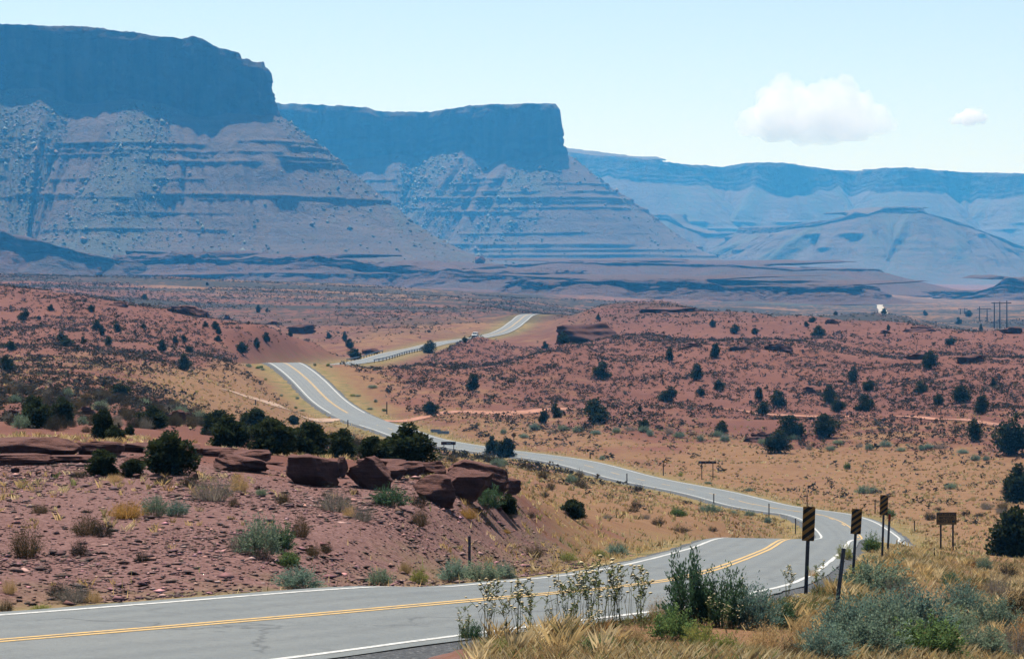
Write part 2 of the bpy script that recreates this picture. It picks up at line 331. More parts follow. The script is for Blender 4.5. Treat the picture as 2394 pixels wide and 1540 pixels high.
def ground_material():
    t = NT('desert_soil')
    a_gr = t.attr('grass').outputs['Fac']; a_gv = t.attr('gravel').outputs['Fac']; a_bk = t.attr('bank').outputs['Fac']; a_gn = t.attr('green').outputs['Fac']; a_d = t.attr('far').outputs['Fac']
    n1 = t.noise(0.03, 5, 0.6); n2 = t.noise(0.5, 5, 0.65); n3 = t.noise(6.0, 4, 0.7); n0 = t.noise(0.004, 3, 0.5)
    red = t.mix(t.ramp(n1, [(.3, 0), (.7, 1)]), (0.128, 0.050, 0.036), (0.198, 0.084, 0.058))
    red = t.mix(t.ramp(n2, [(.42, 0), (.75, .8)]), red, (0.112, 0.045, 0.033))
    tan = t.mix(t.ramp(n2, [(.3, 0), (.7, 1)]), (0.175, 0.092, 0.047), (0.265, 0.155, 0.078))
    tan = t.mix(t.ramp(n3, [(.45, 0), (.75, .7)]), tan, (0.185, 0.078, 0.044))
    gvl = t.mix(t.ramp(n3, [(.35, 0), (.65, 1)]), (0.105, 0.050, 0.043), (0.25, 0.140, 0.125))
    gmask = t.ramp(t.math('ADD', a_gr, t.math('MULTIPLY', t.math('SUBTRACT', t.noise(0.09, 6, .7), .5), 1.5)), [(.3, 0), (.62, 1)])
    c = t.mix(gmask, red, tan)
    c = t.mix(t.ramp(t.math('ADD', a_gv, t.math('MULTIPLY', t.math('SUBTRACT', n2, .5), .8)), [(.35, 0), (.6, 1)]), c, gvl)
    vg = t.mix(t.ramp(n2, [(.35, 0), (.65, 1)]), (0.30, 0.21, 0.09), (0.112, 0.112, 0.040))
    c = t.mix(t.ramp(t.math('ADD', a_bk, t.math('MULTIPLY', t.math('SUBTRACT', n2, .5), .9)), [(.3, 0), (.75, .85)]), c, vg)
    # far scrub that cannot be told apart any more
    sp = t.noise(0.16, 5, 0.75, stretch=(1, .28, 1)); band = t.noise(0.0045, 4, 0.6, stretch=(.55, 2.2, 1))
    spots = t.ramp(t.math('ADD', sp, t.math('MULTIPLY', t.math('SUBTRACT', band, .5), -1.1)), [(.46, 1), (.64, 0)])
    c = t.mix(t.math('MULTIPLY', spots, a_d), c, (0.036, 0.032, 0.026))
    c = t.mix(a_gn, c, (0.066, 0.112, 0.040))
    t.col(c); t.b.inputs['Roughness'].default_value = 0.95; t.b.inputs['Specular IOR Level'].default_value = 0.1
    t.bump(t.math('ADD', n3, t.math('MULTIPLY', n2, 2.0)), 0.6, 0.12); return t.m
M_ground = ground_material()
gm = mesh('ground', np.stack([Xg, Yg, Zg], -1).reshape(-1, 3), grid_faces(NR, NC), M_ground, True,
          attrs={'grass': gr, 'gravel': gv, 'bank': bank, 'green': green, 'far': sst(900, 1500, Yg)*(1 - .75*sst(3000, 5000, Yg))})
tag(obj('ground', gm), kind='structure')

# ------------------------------------------------------------------ road, shoulders, markings, tracks
def strip(name, P, N, e0, e1, lift, mat, keep=None, jit=0.0, drape=False, cross=2):
    w_ = np.linspace(0, 1, cross)[None, :, None]
    e0 = np.broadcast_to(e0, (len(P),)); e1 = np.broadcast_to(e1, (len(P),))
    if jit: e0 = e0 + jit*fbm(np.arange(len(P))*.35, e0*0+3, 3, 3); e1 = e1 + jit*fbm(np.arange(len(P))*.35, e1*0+8, 3, 4)
    E = e0[:, None]*(1 - w_[..., 0]) + e1[:, None]*w_[..., 0]
    V = P[:, None, :] + N[:, None, :] * E[..., None]
    if drape: V[..., 2] = gz(V[..., 0], V[..., 1])
    V[..., 2] += np.broadcast_to(lift, (len(P),))[:, None]
    Fc = grid_faces(len(P), cross)[:, ::-1]
    if keep is not None:
        k = np.repeat(keep[:-1] & keep[1:], cross - 1); Fc = Fc[k]
    return mesh(name, V.reshape(-1, 3), np.ascontiguousarray(Fc), mat)
def asphalt_material():
    t = NT('asphalt'); n = t.noise(16, 5, .8); big = t.noise(.22, 5, .65); st = t.noise(1.6, 5, .7); chip = t.noise(5.5, 4, .75)
    c = t.mix(t.ramp(n, [(.3, 0), (.7, 1)]), (0.092, 0.106, 0.106), (0.168, 0.184, 0.178))
    c = t.mix(t.ramp(big, [(.38, 0), (.66, .7)]), c, (0.148, 0.158, 0.149)); c = t.mix(t.ramp(st, [(.5, 0), (.72, .55)]), c, (0.068, 0.078, 0.081)); c = t.mix(t.ramp(chip, [(.56, 0), (.7, .6)]), c, (0.060, 0.068, 0.071))
    c = t.mix(t.ramp(chip, [(.28, .5), (.42, 0)]), c, (0.216, 0.232, 0.220))
    lt = t.attr('lat').outputs['Fac']; lane = t.math('ABSOLUTE', lt)          # tyre tracks and the oil strip between them
    wh = t.math('ABSOLUTE', t.math('SUBTRACT', t.math('ABSOLUTE', t.math('SUBTRACT', lane, 1.75)), .82))
    c = t.mix(t.math('MULTIPLY', t.ramp(t.math('ADD', wh, t.math('MULTIPLY', t.math('SUBTRACT', st, .5), .5)), [(0, .5), (.4, 0)]), .7), c, (0.078, 0.089, 0.093))
    oil = t.ramp(t.math('ADD', t.math('ABSOLUTE', t.math('SUBTRACT', lane, 1.75)), t.math('MULTIPLY', t.math('SUBTRACT', big, .5), .9)), [(0, .6), (.35, 0)])
    c = t.mix(t.math('MULTIPLY', oil, .5), c, (0.044, 0.050, 0.055))
    # sealed cracks: dark tar lines where a coarse cell pattern has its edges
    wv = t.n('ShaderNodeTexVoronoi', feature='DISTANCE_TO_EDGE'); wv.inputs['Scale'].default_value = .16; mpn = t.n('ShaderNodeVectorMath', operation='ADD'); nv = t.n('ShaderNodeTexNoise'); nv.inputs['Scale'].default_value = .7; nv.inputs['Detail'].default_value = 5
    t.l(t._tc, nv.inputs['Vector']); sc_ = t.n('ShaderNodeVectorMath', operation='SCALE'); sc_.inputs['Scale'].default_value = 2.2; t.l(nv.outputs['Color'], sc_.inputs[0]); t.l(t._tc, mpn.inputs[0]); t.l(sc_.outputs[0], mpn.inputs[1]); t.l(mpn.outputs[0], wv.inputs['Vector'])
    c = t.mix(t.math('MULTIPLY', t.ramp(wv.outputs['Distance'], [(0, 1), (.012, .0)]), t.ramp(big, [(.42, 0), (.5, .75)])), c, (0.028, 0.032, 0.033))
    t.col(c); t.b.inputs['Roughness'].default_value = .68; t.b.inputs['Specular IOR Level'].default_value = .4; t.bump(t.math('ADD', n, chip), .7, .03); return t.m
M_asph = asphalt_material()
def paint(name, c):
    t = NT(name); n = t.noise(9, 5, .8); t.col(t.mix(t.ramp(n, [(.46, 0), (.70, .9)]), c, (.17, .18, .17))); t.b.inputs['Roughness'].default_value = .6; return t.m
M_white = paint('white_paint', (.62, .61, .57)); M_yel = paint('yellow_paint', (.62, .38, .10))
M_shoulder = NT('dark_gravel'); _n = M_shoulder.noise(11, 5, .8); M_shoulder.col(M_shoulder.ramp(_n, [(.32, (.022, .024, .03)), (.55, (.09, .095, .10)), (.72, (.3, .3, .29))])).bump(_n, 1, .05); M_shoulder = M_shoulder.m
far = 0.00004 * road[:, 1]
cw = 9; half = 3.62
am = strip('road', road, road_n, -half, half + wide_near, 0.0, M_asph, cross=cw, jit=.05)
lat = np.tile(np.linspace(-half, half, cw), len(road)); _a = am.attributes.new('lat', 'FLOAT', 'POINT'); _a.data.foreach_set('value', lat.astype(np.float32))
ro = tag(obj('road', am), kind='structure')
Yr = road[:, 1]; wide = np.clip((Yr - 60)/1200, 0, 1)
gap = ((Yr > 495) & (Yr < 521)) & (road[:, 0] < -20)          # side tracks join here
for e in (-1, 1):
    k = ~gap
    tag(obj('edge_line', strip('edge_line', road, road_n, min(e*3.1, e*3.25) - .05*wide + (wide_near if e > 0 else 0), max(e*3.1, e*3.25) + .05*wide + (wide_near if e > 0 else 0), 0.005 + far, M_white, k, jit=.02), ro), 'left white edge line' if e < 0 else 'right white edge line')
solid = (Yr < 150) | ((Yr > 520) & (Yr < 700)) | (Yr > 1040)
near_curve = (Yr > 210) & (Yr < 322)
dash = (np.mod(road_s, 12.2) < 4.6)
obj('centre_line', strip('centre_line', road, road_n, -.19 - .05*wide, -.06, 0.005 + far, M_yel, (solid | ((Yr > 322) & (Yr < 330)) | (near_curve & dash) | (dash & (Yr > 330))) & ~gap, jit=.015), ro)
obj('centre_line', strip('centre_line', road, road_n, .06, .19 + .05*wide, 0.005 + far, M_yel, (solid | near_curve) & ~gap, jit=.015), ro)
for e in (-1, 1):
    a, b = (-4.5, -half + .08) if e < 0 else (half - .08, 4.3)
    V = strip('shoulder', road, road_n, a + (wide_near if e > 0 else 0), b + ((wide_near + gravel_apron(road[:, 0] + 3, road[:, 1])) if e > 0 else 0), -0.015, M_shoulder, (Yr < 720) & (Yr > 10), jit=.22, cross=3)
    co = np.empty(len(V.vertices)*3, np.float32); V.vertices.foreach_get('co', co); co = co.reshape(-1, 3, 3)
    outer = 0 if e < 0 else 2
    co[:, outer, 2] -= 0.16; co[:, 1, 2] -= 0.05; V.vertices.foreach_set('co', co.ravel()); V.update()
    tag(obj('shoulder', V, ro), 'strip of dark loose gravel along the asphalt')
M_track = plain_mat('pale_track_dust', (.36, .17, .11), .95, .2, .6); M_paledirt = plain_mat('pale_dust', (.36, .24, .17), .95, .2, .4)
def track(name, pts, wd, mat, lift=.06, step=2.0):
    P = smooth(spline(pts, step), 4); T = tangents(P); N = np.stack([T[:, 1], -T[:, 0], 0*T[:, 0]], 1)
    return tag(obj(name, strip(name, P, N, -wd/2, wd/2, lift, mat, drape=True, jit=wd*.16, cross=5)), kind='structure')
track('dirt_track', [at(*p) for p in ((862, 506), (905, 505), (1000, 510), (1150, 517), (1330, 532), (1420, 545))], 4.2, M_track, .10)
track('dirt_track', [at(*p) for p in ((1640, 560), (1690, 556), (1800, 545), (1950, 530), (2150, 508), (2330, 488), (2450, 478), (2700, 470))], 3.2, M_track, .14)
track('dirt_track', [at(*p) for p in ((800, 512), (760, 508), (690, 498), (620, 490), (540, 478))], 5.0, M_paledirt, .10)
track('valley_road', [at(*p) for p in ((2066, 2450), (2062, 2800), (2058, 3200), (2053, 3700), (2047, 4300))], 8, plain_mat('pale_gravel', (.40, .37, .31), .9, .1, .1), .35, 20)

# ------------------------------------------------------------------ buttes, ridges and bluffs
def rock_material(name, base, dark, pale, green=(.12, .125, .09), green_amt=.5):
    t = NT(name); pos = t.n('ShaderNodeNewGeometry').outputs['Position']; t._tc = pos
    wall = t.attr('wall').outputs['Fac']; fan = t.attr('fan').outputs['Fac']
    band = t.noise(.02, 5, .6, stretch=(.12, .12, 4)); streak = t.noise(.03, 5, .65, stretch=(1.6, 1.6, .12)); n = t.noise(.035, 6, .7); fine = t.noise(.22, 4, .7)
    w_ = t.mix(t.ramp(streak, [(.35, 0), (.65, 1)]), dark, base); w_ = t.mix(t.ramp(t.noise(.05, 4, .6, stretch=(1, 1, .4)), [(.64, 0), (.72, .7)]), w_, pale)
    s_ = t.mix(t.ramp(band, [(.3, 0), (.7, 1)]), base, pale); s_ = t.mix(t.ramp(t.math('ADD', n, t.math('MULTIPLY', fan, .35)), [(.5, 0), (.72, green_amt)]), s_, green)
    s_ = t.mix(t.ramp(fine, [(.5, 0), (.72, .45)]), s_, dark)
    t.col(t.mix(wall, s_, w_)); t.b.inputs['Roughness'].default_value = .95; t.b.inputs['Specular IOR Level'].default_value = .1
    t.bump(t.math('ADD', t.math('MULTIPLY', n, 3.0), fine), 1.0, 4.0); return t.m
M_rock = rock_material('canyon_rock', (.105, .079, .064), (.045, .036, .034), (.16, .122, .098), (.105, .118, .098), .85)
M_low = rock_material('red_bluff_rock', (.105, .062, .048), (.055, .034, .032), (.14, .085, .066), (.08, .08, .066), .5)
def arc(P, step):
    Q = spline([np.array([*p, 0.0]) for p in P], step); Q = smooth(Q, 3)
    L = np.concatenate([[0], np.cumsum(np.linalg.norm(np.diff(Q, axis=0), axis=1))]); s = np.arange(0, L[-1], step)
    return np.stack([np.interp(s, L, Q[:, k]) for k in range(3)], 1), s
def mesa(name, plan, topf, basef, foot, step=4.0, nw=46, nt=130, wall_run=18, slope=(36, 15), ledges=(), flute=7.0, gully=22.0, seed=0, back=400, mat=None, rim=2.5, ns=10, wallcap=1.0, fan_amp=14.0):
    """plan: cliff line, outside to its right as it runs left to right; topf/basef: height at the cliff top/foot by x/y"""
    P, s = arc(plan, step); n_ = len(P)
    T = tangents(P); N = np.stack([T[:, 1], -T[:, 0], 0*s], 1); N = smooth(N, ns); N /= np.linalg.norm(N, axis=1)[:, None]
    X = (P[:, 0]/P[:, 1]*F + 512)*S
    top = topf(X, P) + rim*fbm(s/22, s*0, 4, seed) ; base = basef(X, P) + fan_amp*fbm(s/75, s*0+4, 3, seed+3)
    base = np.minimum(base, top - 2)
    rows = []; wallm = []
    h = np.linspace(0, 1, nw)
    flu = flute*(fbm(s/34, s*0+1, 2, seed+7)[None, :] + .55*fbm(s[None, :]/11 + 0*h[:, None], h[:, None]*1.3, 3, seed+9)) + .9*flute*np.round(fbm(s[None, :]/60 + 0*h[:, None], h[:, None]*4.0, 2, seed+12)*2)/2
    stepb = np.where(h[:, None] < .12, -6.0*(1 - h[:, None]/.12)*(1 + fbm(s/40, s*0+2, 2, seed+30)[None, :]), 0)
    wo = wall_run*h[:, None]**1.3 + flu*np.clip(np.minimum(h*12, 1), 0, 1)[:, None] + stepb + flute*.25*np.sin(h[:, None]*34 + s[None, :]/90)*sst(.5, .62, h)[:, None]
    for k, o in enumerate((-back, -back*.5, -back*.22, -60, -26, -12, -5, -2)):
        b = rim*1.6*fbm(P[:, 0]/14 + N[:, 0]*o/14, P[:, 1]/14 + N[:, 1]*o/14, 3, seed+60)
        o = o*np.clip(-N[:, 1], .08, 1)[:, None] + wo[0][:, None]
        rows.append(np.concatenate([P[:, :2] + N[:, :2]*o, (top + b + np.abs(np.ravel(o))*.018)[:, None]], 1)); wallm.append(np.zeros(n_))
    for i in range(nw):
        rows.append(np.concatenate([P[:, :2] + N[:, :2]*wo[i][:, None], (top*(1 - h[i]) + base*h[i])[:, None]], 1)); wallm.append(np.ones(n_)*wallcap)
    q = np.linspace(0, 1, nt)[1:]; zr = base[None, :]*(1 - q[:, None]) + foot*q[:, None]
    dz = -np.diff(np.concatenate([base[None, :], zr]), axis=0)
    drop = (base[None, :] - zr) / np.maximum(base - foot, 1)
    sl = slope[0] + (slope[1] - slope[0])*sst(.55, 1.0, drop) + 3*fbm(s[None, :]/90 + 0*q[:, None], q[:, None]*3, 2, seed+15)
    tn = np.tan(np.radians(sl)); fan = fbm(s[None, :]/80 + .6*q[:, None], q[:, None]*.6, 3, seed+17)
    for j, (zl, th, cov_) in enumerate(ledges):
        zw = zl + 3*fbm(s/120, s*0+j, 2, seed+19+j)
        m = sst(-.02, .2, fbm(s/85 + 9*j, s*0+1.7*j, 4, seed+80+j)*1.25 + cov_ - .06)
        # a hard band: a steep face below a narrow bench
        face = (1 - sst(th*.45, th*.62, np.abs(zr - zw[None, :]))); bench = (1 - sst(th*.3, th*.5, np.abs(zr - zw[None, :] - th*.95)))
        tn = tn*(1 + m[None, :]*face*9) * (1 - m[None, :]*bench*.55)
    o = wo[-1][None, :] + np.cumsum(dz/tn, axis=0)
    grow = sst(0, .35, drop)*(1 - .35*sst(.7, 1, drop))
    o = o + gully*grow*(np.abs(fan)*1.6 - .4 + .35*fbm(s[None, :]/18 + 0*q[:, None], q[:, None]*6, 3, seed+23)) + 1.5*fbm(s[None, :]/6 + 0*q[:, None], q[:, None]*60, 2, seed+25) - gully*.75*grow*np.clip(1 - 3.2*np.abs(fbm(s[None, :]/42 + .5*q[:, None], q[:, None]*.7, 3, seed+27)), 0, 1) - gully*.3*grow*np.clip(1 - 3.5*np.abs(fbm(s[None, :]/15 + .4*q[:, None], q[:, None]*1.5, 2, seed+28)), 0, 1)
    for i in range(len(q)):
        rows.append(np.concatenate([P[:, :2] + N[:, :2]*o[i][:, None], zr[i][:, None]], 1)); wallm.append(np.zeros(n_))
    V = np.stack(rows, 0); fanm = np.zeros(V.shape[:2]); fanm[-len(q):] = -fan
    m = mesh(name, V.reshape(-1, 3), np.ascontiguousarray(grid_faces(len(rows), n_)[:, ::-1]), mat or M_rock, True, attrs={'wall': np.stack(wallm), 'fan': fanm})
    ob = tag(obj(name, m), kind='structure'); return ob, V[-len(q):], fan
def byx(pts, d=None):
    xs = [p[0] for p in pts]; ys = [p[1] for p in pts]
    return lambda X, P: (HY - np.interp(X, xs, ys)) / S / F * (P[:, 1] if d is None else d)
LED = ((228, 4, .0), (218, 6, .12), (208, 4, .15), (198, 4, .12), (188, 6, .05), (156, 4, .0), (128, 6, .05), (122, 3, .0), (98, 3, -.12), (70, 4, -.1))
b1, T1, f1 = mesa('butte', [(-1500, 4800), (-1150, 4890), (-960, 4925), (-820, 4955), (-640, 4955), (-520, 4985), (-458, 5010), (-438, 5050), (-446, 5130), (-475, 5330), (-540, 5700)],
     byx([(-800, 90), (-200, 62), (0, 63), (200, 66), (390, 92), (430, 92), (452, 86), (475, 92), (500, 108), (540, 118), (565, 124), (568, 138), (600, 142)], 5000), byx([(-400, 235), (0, 226), (100, 216), (200, 250), (320, 244), (450, 260), (560, 264), (600, 272)], 5000), -14,
     step=3.6, ledges=LED, flute=5.5, seed=3, gully=24)
b2, T2, f2 = mesa('butte', [(-1100, 7430), (-900, 7360), (-620, 7300), (-420, 7300), (-260, 7325), (-120, 7270), (-20, 7215), (60, 7190), (103, 7200), (118, 7240), (114, 7330), (108, 7650)],
     byx([(0, 232), (600, 238), (700, 240), (850, 246), (900, 258), (1000, 258), (1060, 250), (1120, 245), (1300, 245)], 7250), byx([(500, 366), (780, 384), (880, 366), (1000, 362), (1090, 358), (1150, 384), (1230, 374), (1300, 368)], 7250), -16,
     step=4.5, ledges=((236, 5, .1), (224, 5, .05), (204, 5, .1), (187, 7, .25), (176, 5, .15), (163, 5, .15), (150, 8, .15), (138, 4, .1), (98, 4, .0), (66, 8, .08), (56, 5, .1), (42, 6, .05)), flute=9, seed=23, gully=20, back=210)
b3, T3, f3 = mesa('ridge', [(-300, 11400), (250, 11050), (560, 10900), (800, 11100), (1050, 11000), (1300, 11150), (1500, 10980), (1750, 11120), (2000, 11000), (2500, 11200), (3300, 11100)],
     byx([(1200, 340), (1300, 350), (1380, 362), (1450, 365), (1600, 383), (1690, 390), (1740, 380), (1830, 380), (1950, 396), (2000, 400), (2060, 392), (2130, 392), (2250, 402), (2393, 406), (2900, 410)]),
     byx([(1200, 395), (1380, 415), (1550, 430), (1700, 446), (1760, 440), (1870, 456), (1950, 432), (2000, 458), (2100, 445), (2250, 466), (2393, 458), (2900, 460)]), -20,
     step=9, nw=30, nt=110, wall_run=42, slope=(33, 12), ledges=((190, 9, .1), (165, 8, .1), (110, 9, 0), (60, 8, 0)), flute=4, gully=34, seed=43, fan_amp=20, ns=9)
mesa('cone_hill', [(700, 8800), (820, 8350), (960, 8240), (1100, 8260), (1180, 8230), (1300, 8260), (1420, 8320), (1600, 8500), (1750, 8900)],
     byx([(1800, 530), (1940, 512), (1975, 505), (2000, 494), (2030, 500), (2070, 482), (2155, 484), (2165, 496), (2250, 520), (2393, 575), (2500, 590)]),
     byx([(1800, 545), (1940, 520), (2005, 506), (2030, 504), (2070, 496), (2155, 498), (2250, 528), (2393, 585), (2500, 600)]), -36, step=7, nw=10, nt=90, wall_run=8, slope=(27, 10), ledges=((110, 10, -.1), (70, 8, 0)), flute=4, gully=42, seed=61, fan_amp=4, rim=2)
mesa('bench', [(-300, 10400), (200, 9500), (420, 9250), (640, 9200), (880, 9150), (1050, 9300), (1200, 9800)],
     byx([(1300, 500), (1500, 505), (1560, 500), (1600, 530), (1650, 543), (1800, 545), (1910, 545), (1960, 560), (2100, 600)]), byx([(1300, 515), (1560, 512), (1650, 556), (1900, 558), (2100, 615)]), -34, step=8, nw=10, nt=70, wall_run=10, slope=(22, 9), ledges=((20, 8, 0),), flute=6, gully=40, seed=71, fan_amp=8, rim=3)
# lower bluffs at the foot of the buttes
mesa('bluff', [(-1500, 3600), (-1000, 3900), (-760, 3960), (-690, 3990), (-600, 4020), (-540, 4100), (-480, 4250)], byx([(-600, 500), (0, 536), (110, 566), (190, 588), (270, 604), (400, 620)]), byx([(-600, 560), (0, 582), (60, 596), (110, 590), (190, 612), (270, 616), (400, 632)]), -26,
     step=4, nw=16, nt=60, wall_run=6, slope=(32, 8), flute=9, gully=10, seed=81, back=260, mat=M_low, rim=3, fan_amp=6)
mesa('bluff', [(-620, 4400), (-560, 4150), (-470, 4080), (-380, 4130), (-280, 4060), (-180, 4110), (-60, 4080), (40, 4160), (110, 4400)], byx([(0, 606), (250, 602), (300, 597), (480, 597), (560, 604), (700, 600), (800, 606), (900, 618), (1100, 634)]), byx([(0, 622), (300, 616), (400, 622), (560, 616), (700, 620), (860, 636), (1100, 644)]), -24,
     step=3.5, nw=16, nt=60, wall_run=8, slope=(22, 7), ledges=((-2, 5, .1),), flute=12, gully=11, seed=91, back=300, mat=M_low, rim=4, fan_amp=7)
mesa('bluff', [(0, 3900), (30, 3600), (90, 3480), (160, 3500), (240, 3440), (300, 3500), (380, 3450), (440, 3560), (480, 3800)], byx([(1100, 653), (1180, 652), (1300, 657), (1420, 652), (1500, 654), (1620, 652), (1700, 668)]), byx([(1100, 668), (1180, 667), (1300, 671), (1370, 664), (1420, 668), (1500, 679), (1620, 672), (1700, 680)]), -36,
     step=3, nw=12, nt=40, wall_run=3, slope=(20, 6), flute=9, gully=6, seed=101, back=380, mat=M_low, rim=1.5, fan_amp=4)
mesa('bluff', [(-60, 5200), (-20, 4800), (90, 4650), (250, 4720), (420, 4620), (560, 4720), (640, 5000)], byx([(1100, 622), (1300, 612), (1500, 613), (1700, 618), (1850, 628)]), byx([(1100, 629), (1300, 616), (1500, 620), (1700, 622), (1850, 634)]), -34,
     step=5, nw=10, nt=40, wall_run=4, slope=(14, 5), flute=8, gully=8, seed=111, back=500, mat=M_low, rim=1.5, fan_amp=3)
mesa('bluff', [(660, 4600), (690, 4400), (740, 4330), (860, 4350), (1000, 4300), (1200, 4400)], byx([(2280, 680), (2320, 668), (2340, 652), (2365, 648), (2400, 655), (2600, 650)]), byx([(2280, 684), (2340, 672), (2400, 676), (2600, 676)]), -42,
     step=4, nw=12, nt=40, wall_run=5, slope=(24, 8), flute=6, gully=12, seed=121, back=260, mat=M_low, rim=1.5, fan_amp=2)

# ------------------------------------------------------------------ haze
hz = MB().box(-11500, 11500, -120, 15200, -75, 480)
t = NT('haze_air'); t.t.nodes.remove(t.b); pv = t.n('ShaderNodeVolumePrincipled')
pv.inputs['Color'].default_value = (*HAZE_COL, 1); pv.inputs['Density'].default_value = HAZE_DENSITY; pv.inputs['Anisotropy'].default_value = 0.2
pv.inputs['Absorption Color'].default_value = (1, 1, 1, 1); t.l(pv.outputs[0], t.o.inputs['Volume'])
tag(obj('haze', hz.mesh('haze', t.m)), 'pale blue summer haze in the air', 'haze', kind='stuff')

# ------------------------------------------------------------------ rocks
def nth(k):
    a = 'first second third fourth fifth sixth seventh eighth ninth tenth eleventh twelfth thirteenth fourteenth fifteenth sixteenth seventeenth eighteenth nineteenth'.split()
    t_ = {2: 'twent', 3: 'thirt', 4: 'fort', 5: 'fift', 6: 'sixt', 7: 'sevent', 8: 'eight', 9: 'ninet'}
    return a[k-1] if k < 20 else (t_[k//10] + 'ieth' if k % 10 == 0 else t_[k//10] + 'y-' + a[k % 10 - 1])
NTH = nth
def boulder_mesh(name, seed, cuts=9, box=.35, rough=.07, n=11, mat=None, lo=.55, hi=.92):
    r = np.random.default_rng(seed); V = []; idx = {}
    def vid(p):
        k = tuple(np.round(p, 4))
        if k not in idx: idx[k] = len(V); V.append(p)
        return idx[k]
    Fc = []; g = np.linspace(-1, 1, n)
    for ax in range(3):
        for sg in (-1, 1):
            def pt(i, j):
                p = np.zeros(3); p[ax] = sg; p[(ax+1) % 3] = g[i]; p[(ax+2) % 3] = g[j]; return p
            for i in range(n-1):
                for j in range(n-1):
                    q = [vid(pt(i, j)), vid(pt(i+1, j)), vid(pt(i+1, j+1)), vid(pt(i, j+1))]
                    Fc.append(q if sg > 0 else q[::-1])
    V = np.array(V); sph = V/np.linalg.norm(V, axis=1)[:, None]; P = sph*(1 - box) + V*box*.8
    for _ in range(cuts):
        d = r.normal(size=3); d /= np.linalg.norm(d); c = r.uniform(lo, hi); k = P @ d; P = P - np.clip(k - c, 0, None)[:, None]*d
    nz_ = fbm(P[:, 0]*2.2 + seed, P[:, 1]*2.2 + P[:, 2]*1.3, 4, seed) + .5*fbm(P[:, 2]*7 + seed, P[:, 0]*.8 + P[:, 1]*.8, 2, seed+5)
    lay = np.floor(P[:, 2]*4.5 + .35*fbm(P[:, 0]*1.5, P[:, 1]*1.5, 2, seed+9)); st_ = _h(lay, lay*0 + seed, seed)
    P = P*(1 + rough*nz_)[:, None]; P[:, :2] *= (1 + .05*st_*min(1, rough*12))[:, None]
    mn, mx = P.min(0), P.max(0); P = (P - (mn + mx)/2)/(mx - mn)*1.0; P[:, 2] += .5
    return mesh(name, P, np.array(Fc), mat, n >= 9)
def stone_material(name, a, b, c):
    t = NT(name); tc = t.n('ShaderNodeTexCoord').outputs['Object']; pos = t.n('ShaderNodeNewGeometry').outputs['Position']; t._tc = pos
    n = t.noise(2.2, 6, .7); bed = t.noise(2.0, 5, .65, stretch=(.35, .35, 5)); pit = t.noise(9, 4, .7)
    k = t.mix(t.ramp(n, [(.35, 0), (.68, 1)]), a, b); k = t.mix(t.ramp(bed, [(.45, 0), (.7, .55)]), k, c); k = t.mix(t.ramp(pit, [(.58, 0), (.72, .5)]), k, tuple(x*.6 for x in a))
    t.col(k); t.bump(t.math('ADD', t.math('MULTIPLY', bed, 1.5), pit), .9, .06); return t.m
M_boulder = stone_material('red_sandstone', (.085, .032, .025), (.165, .066, .050), (.12, .046, .036))
M_stone = plain_mat('loose_stone', (.26, .145, .13), .9, .45, 1.4)
BM = [boulder_mesh('boulder', 100 + k, cuts=13 + k % 5, box=.35 + .06*(k % 5), rough=.11, n=19, mat=M_boulder, lo=.5, hi=.95) for k in range(9)]
SLAB = [boulder_mesh('slab', 200 + k, cuts=13, box=.7, rough=.11, n=19, mat=M_boulder, lo=.62, hi=1.08) for k in range(5)]
LEDGE = [boulder_mesh('ledge', 300 + k, cuts=9, box=.25, rough=.42, n=15, mat=M_boulder, lo=.5, hi=1.0) for k in range(5)]
def rock(x0, x1, yt, yb, me, label, cat='boulder', d=None, thick=1.0, name='boulder', rz=0.0, tilt=0.0, sink=.16, group=None):
    xc = (x0 + x1)/2
    p = hit(xc, yb) if d is None else at(xc, d)
    k = p[1]/S/F; wd = (x1 - x0)*k; ztop = -(yt - HY)*k
    o = obj(name, me); zb = min(p[2], max(float(gz(p[0], p[1] + wd*thick*.5)), p[2] - .5*wd))
    ht = max(ztop - zb, .25*wd*.3); o.location = (p[0], p[1] + wd*thick*.5, zb - sink*ht); o.scale = (wd*1.02, wd*thick, ht*(1 + sink)); o.rotation_euler = (0, tilt, rz)
    return tag(o, label, cat, group)
rock(-60, 180, 1022, 1098, SLAB[0], 'long flat red sandstone ledge at the left picture edge', d=92, thick=.5, cat='rock ledge', name='rock_ledge')
rock(168, 285, 1030, 1090, BM[1], 'rounded red boulder right of the long flat ledge', d=93, thick=.7)
rock(255, 350, 1034, 1080, SLAB[1], 'flat red slab just left of the big dark juniper', d=96, thick=.6, cat='rock slab', name='flat_boulder')
rock(285, 345, 1064, 1092, BM[2], 'small pale-topped boulder below the slab left of the big juniper', d=90, thick=.8)
rock(330, 470, 1040, 1090, SLAB[3], 'broad slab half hidden behind the big dark juniper', d=95, thick=.6, cat='rock slab', name='flat_boulder')
rock(-40, 125, 1060, 1106, SLAB[2], 'lower layer of the ledge at the left picture edge', d=89, thick=.5, cat='rock slab', name='flat_boulder')
rock(110, 262, 1064, 1102, SLAB[4], 'lower slab under the rounded boulder right of the long ledge', d=90, thick=.5, cat='rock slab', name='flat_boulder')
rock(900, 992, 1078, 1124, SLAB[3], 'slab filling the gap below the biggest roadside juniper', d=95, thick=.7, cat='rock slab', name='flat_boulder')
rock(452, 560, 1046, 1084, SLAB[2], 'thin overhanging slab right of the big dark juniper', d=97, thick=.7, cat='rock slab', name='flat_boulder')
rock(540, 632, 1051, 1096, SLAB[3], 'upper flat slab with a shadowed front above the sloping boulder', d=96, thick=.7, cat='rock slab', name='flat_boulder')
rock(488, 618, 1066, 1138, BM[3], 'sloping boulder with a broad lit top behind the grey twiggy shrub', d=89, thick=.9, tilt=.22)
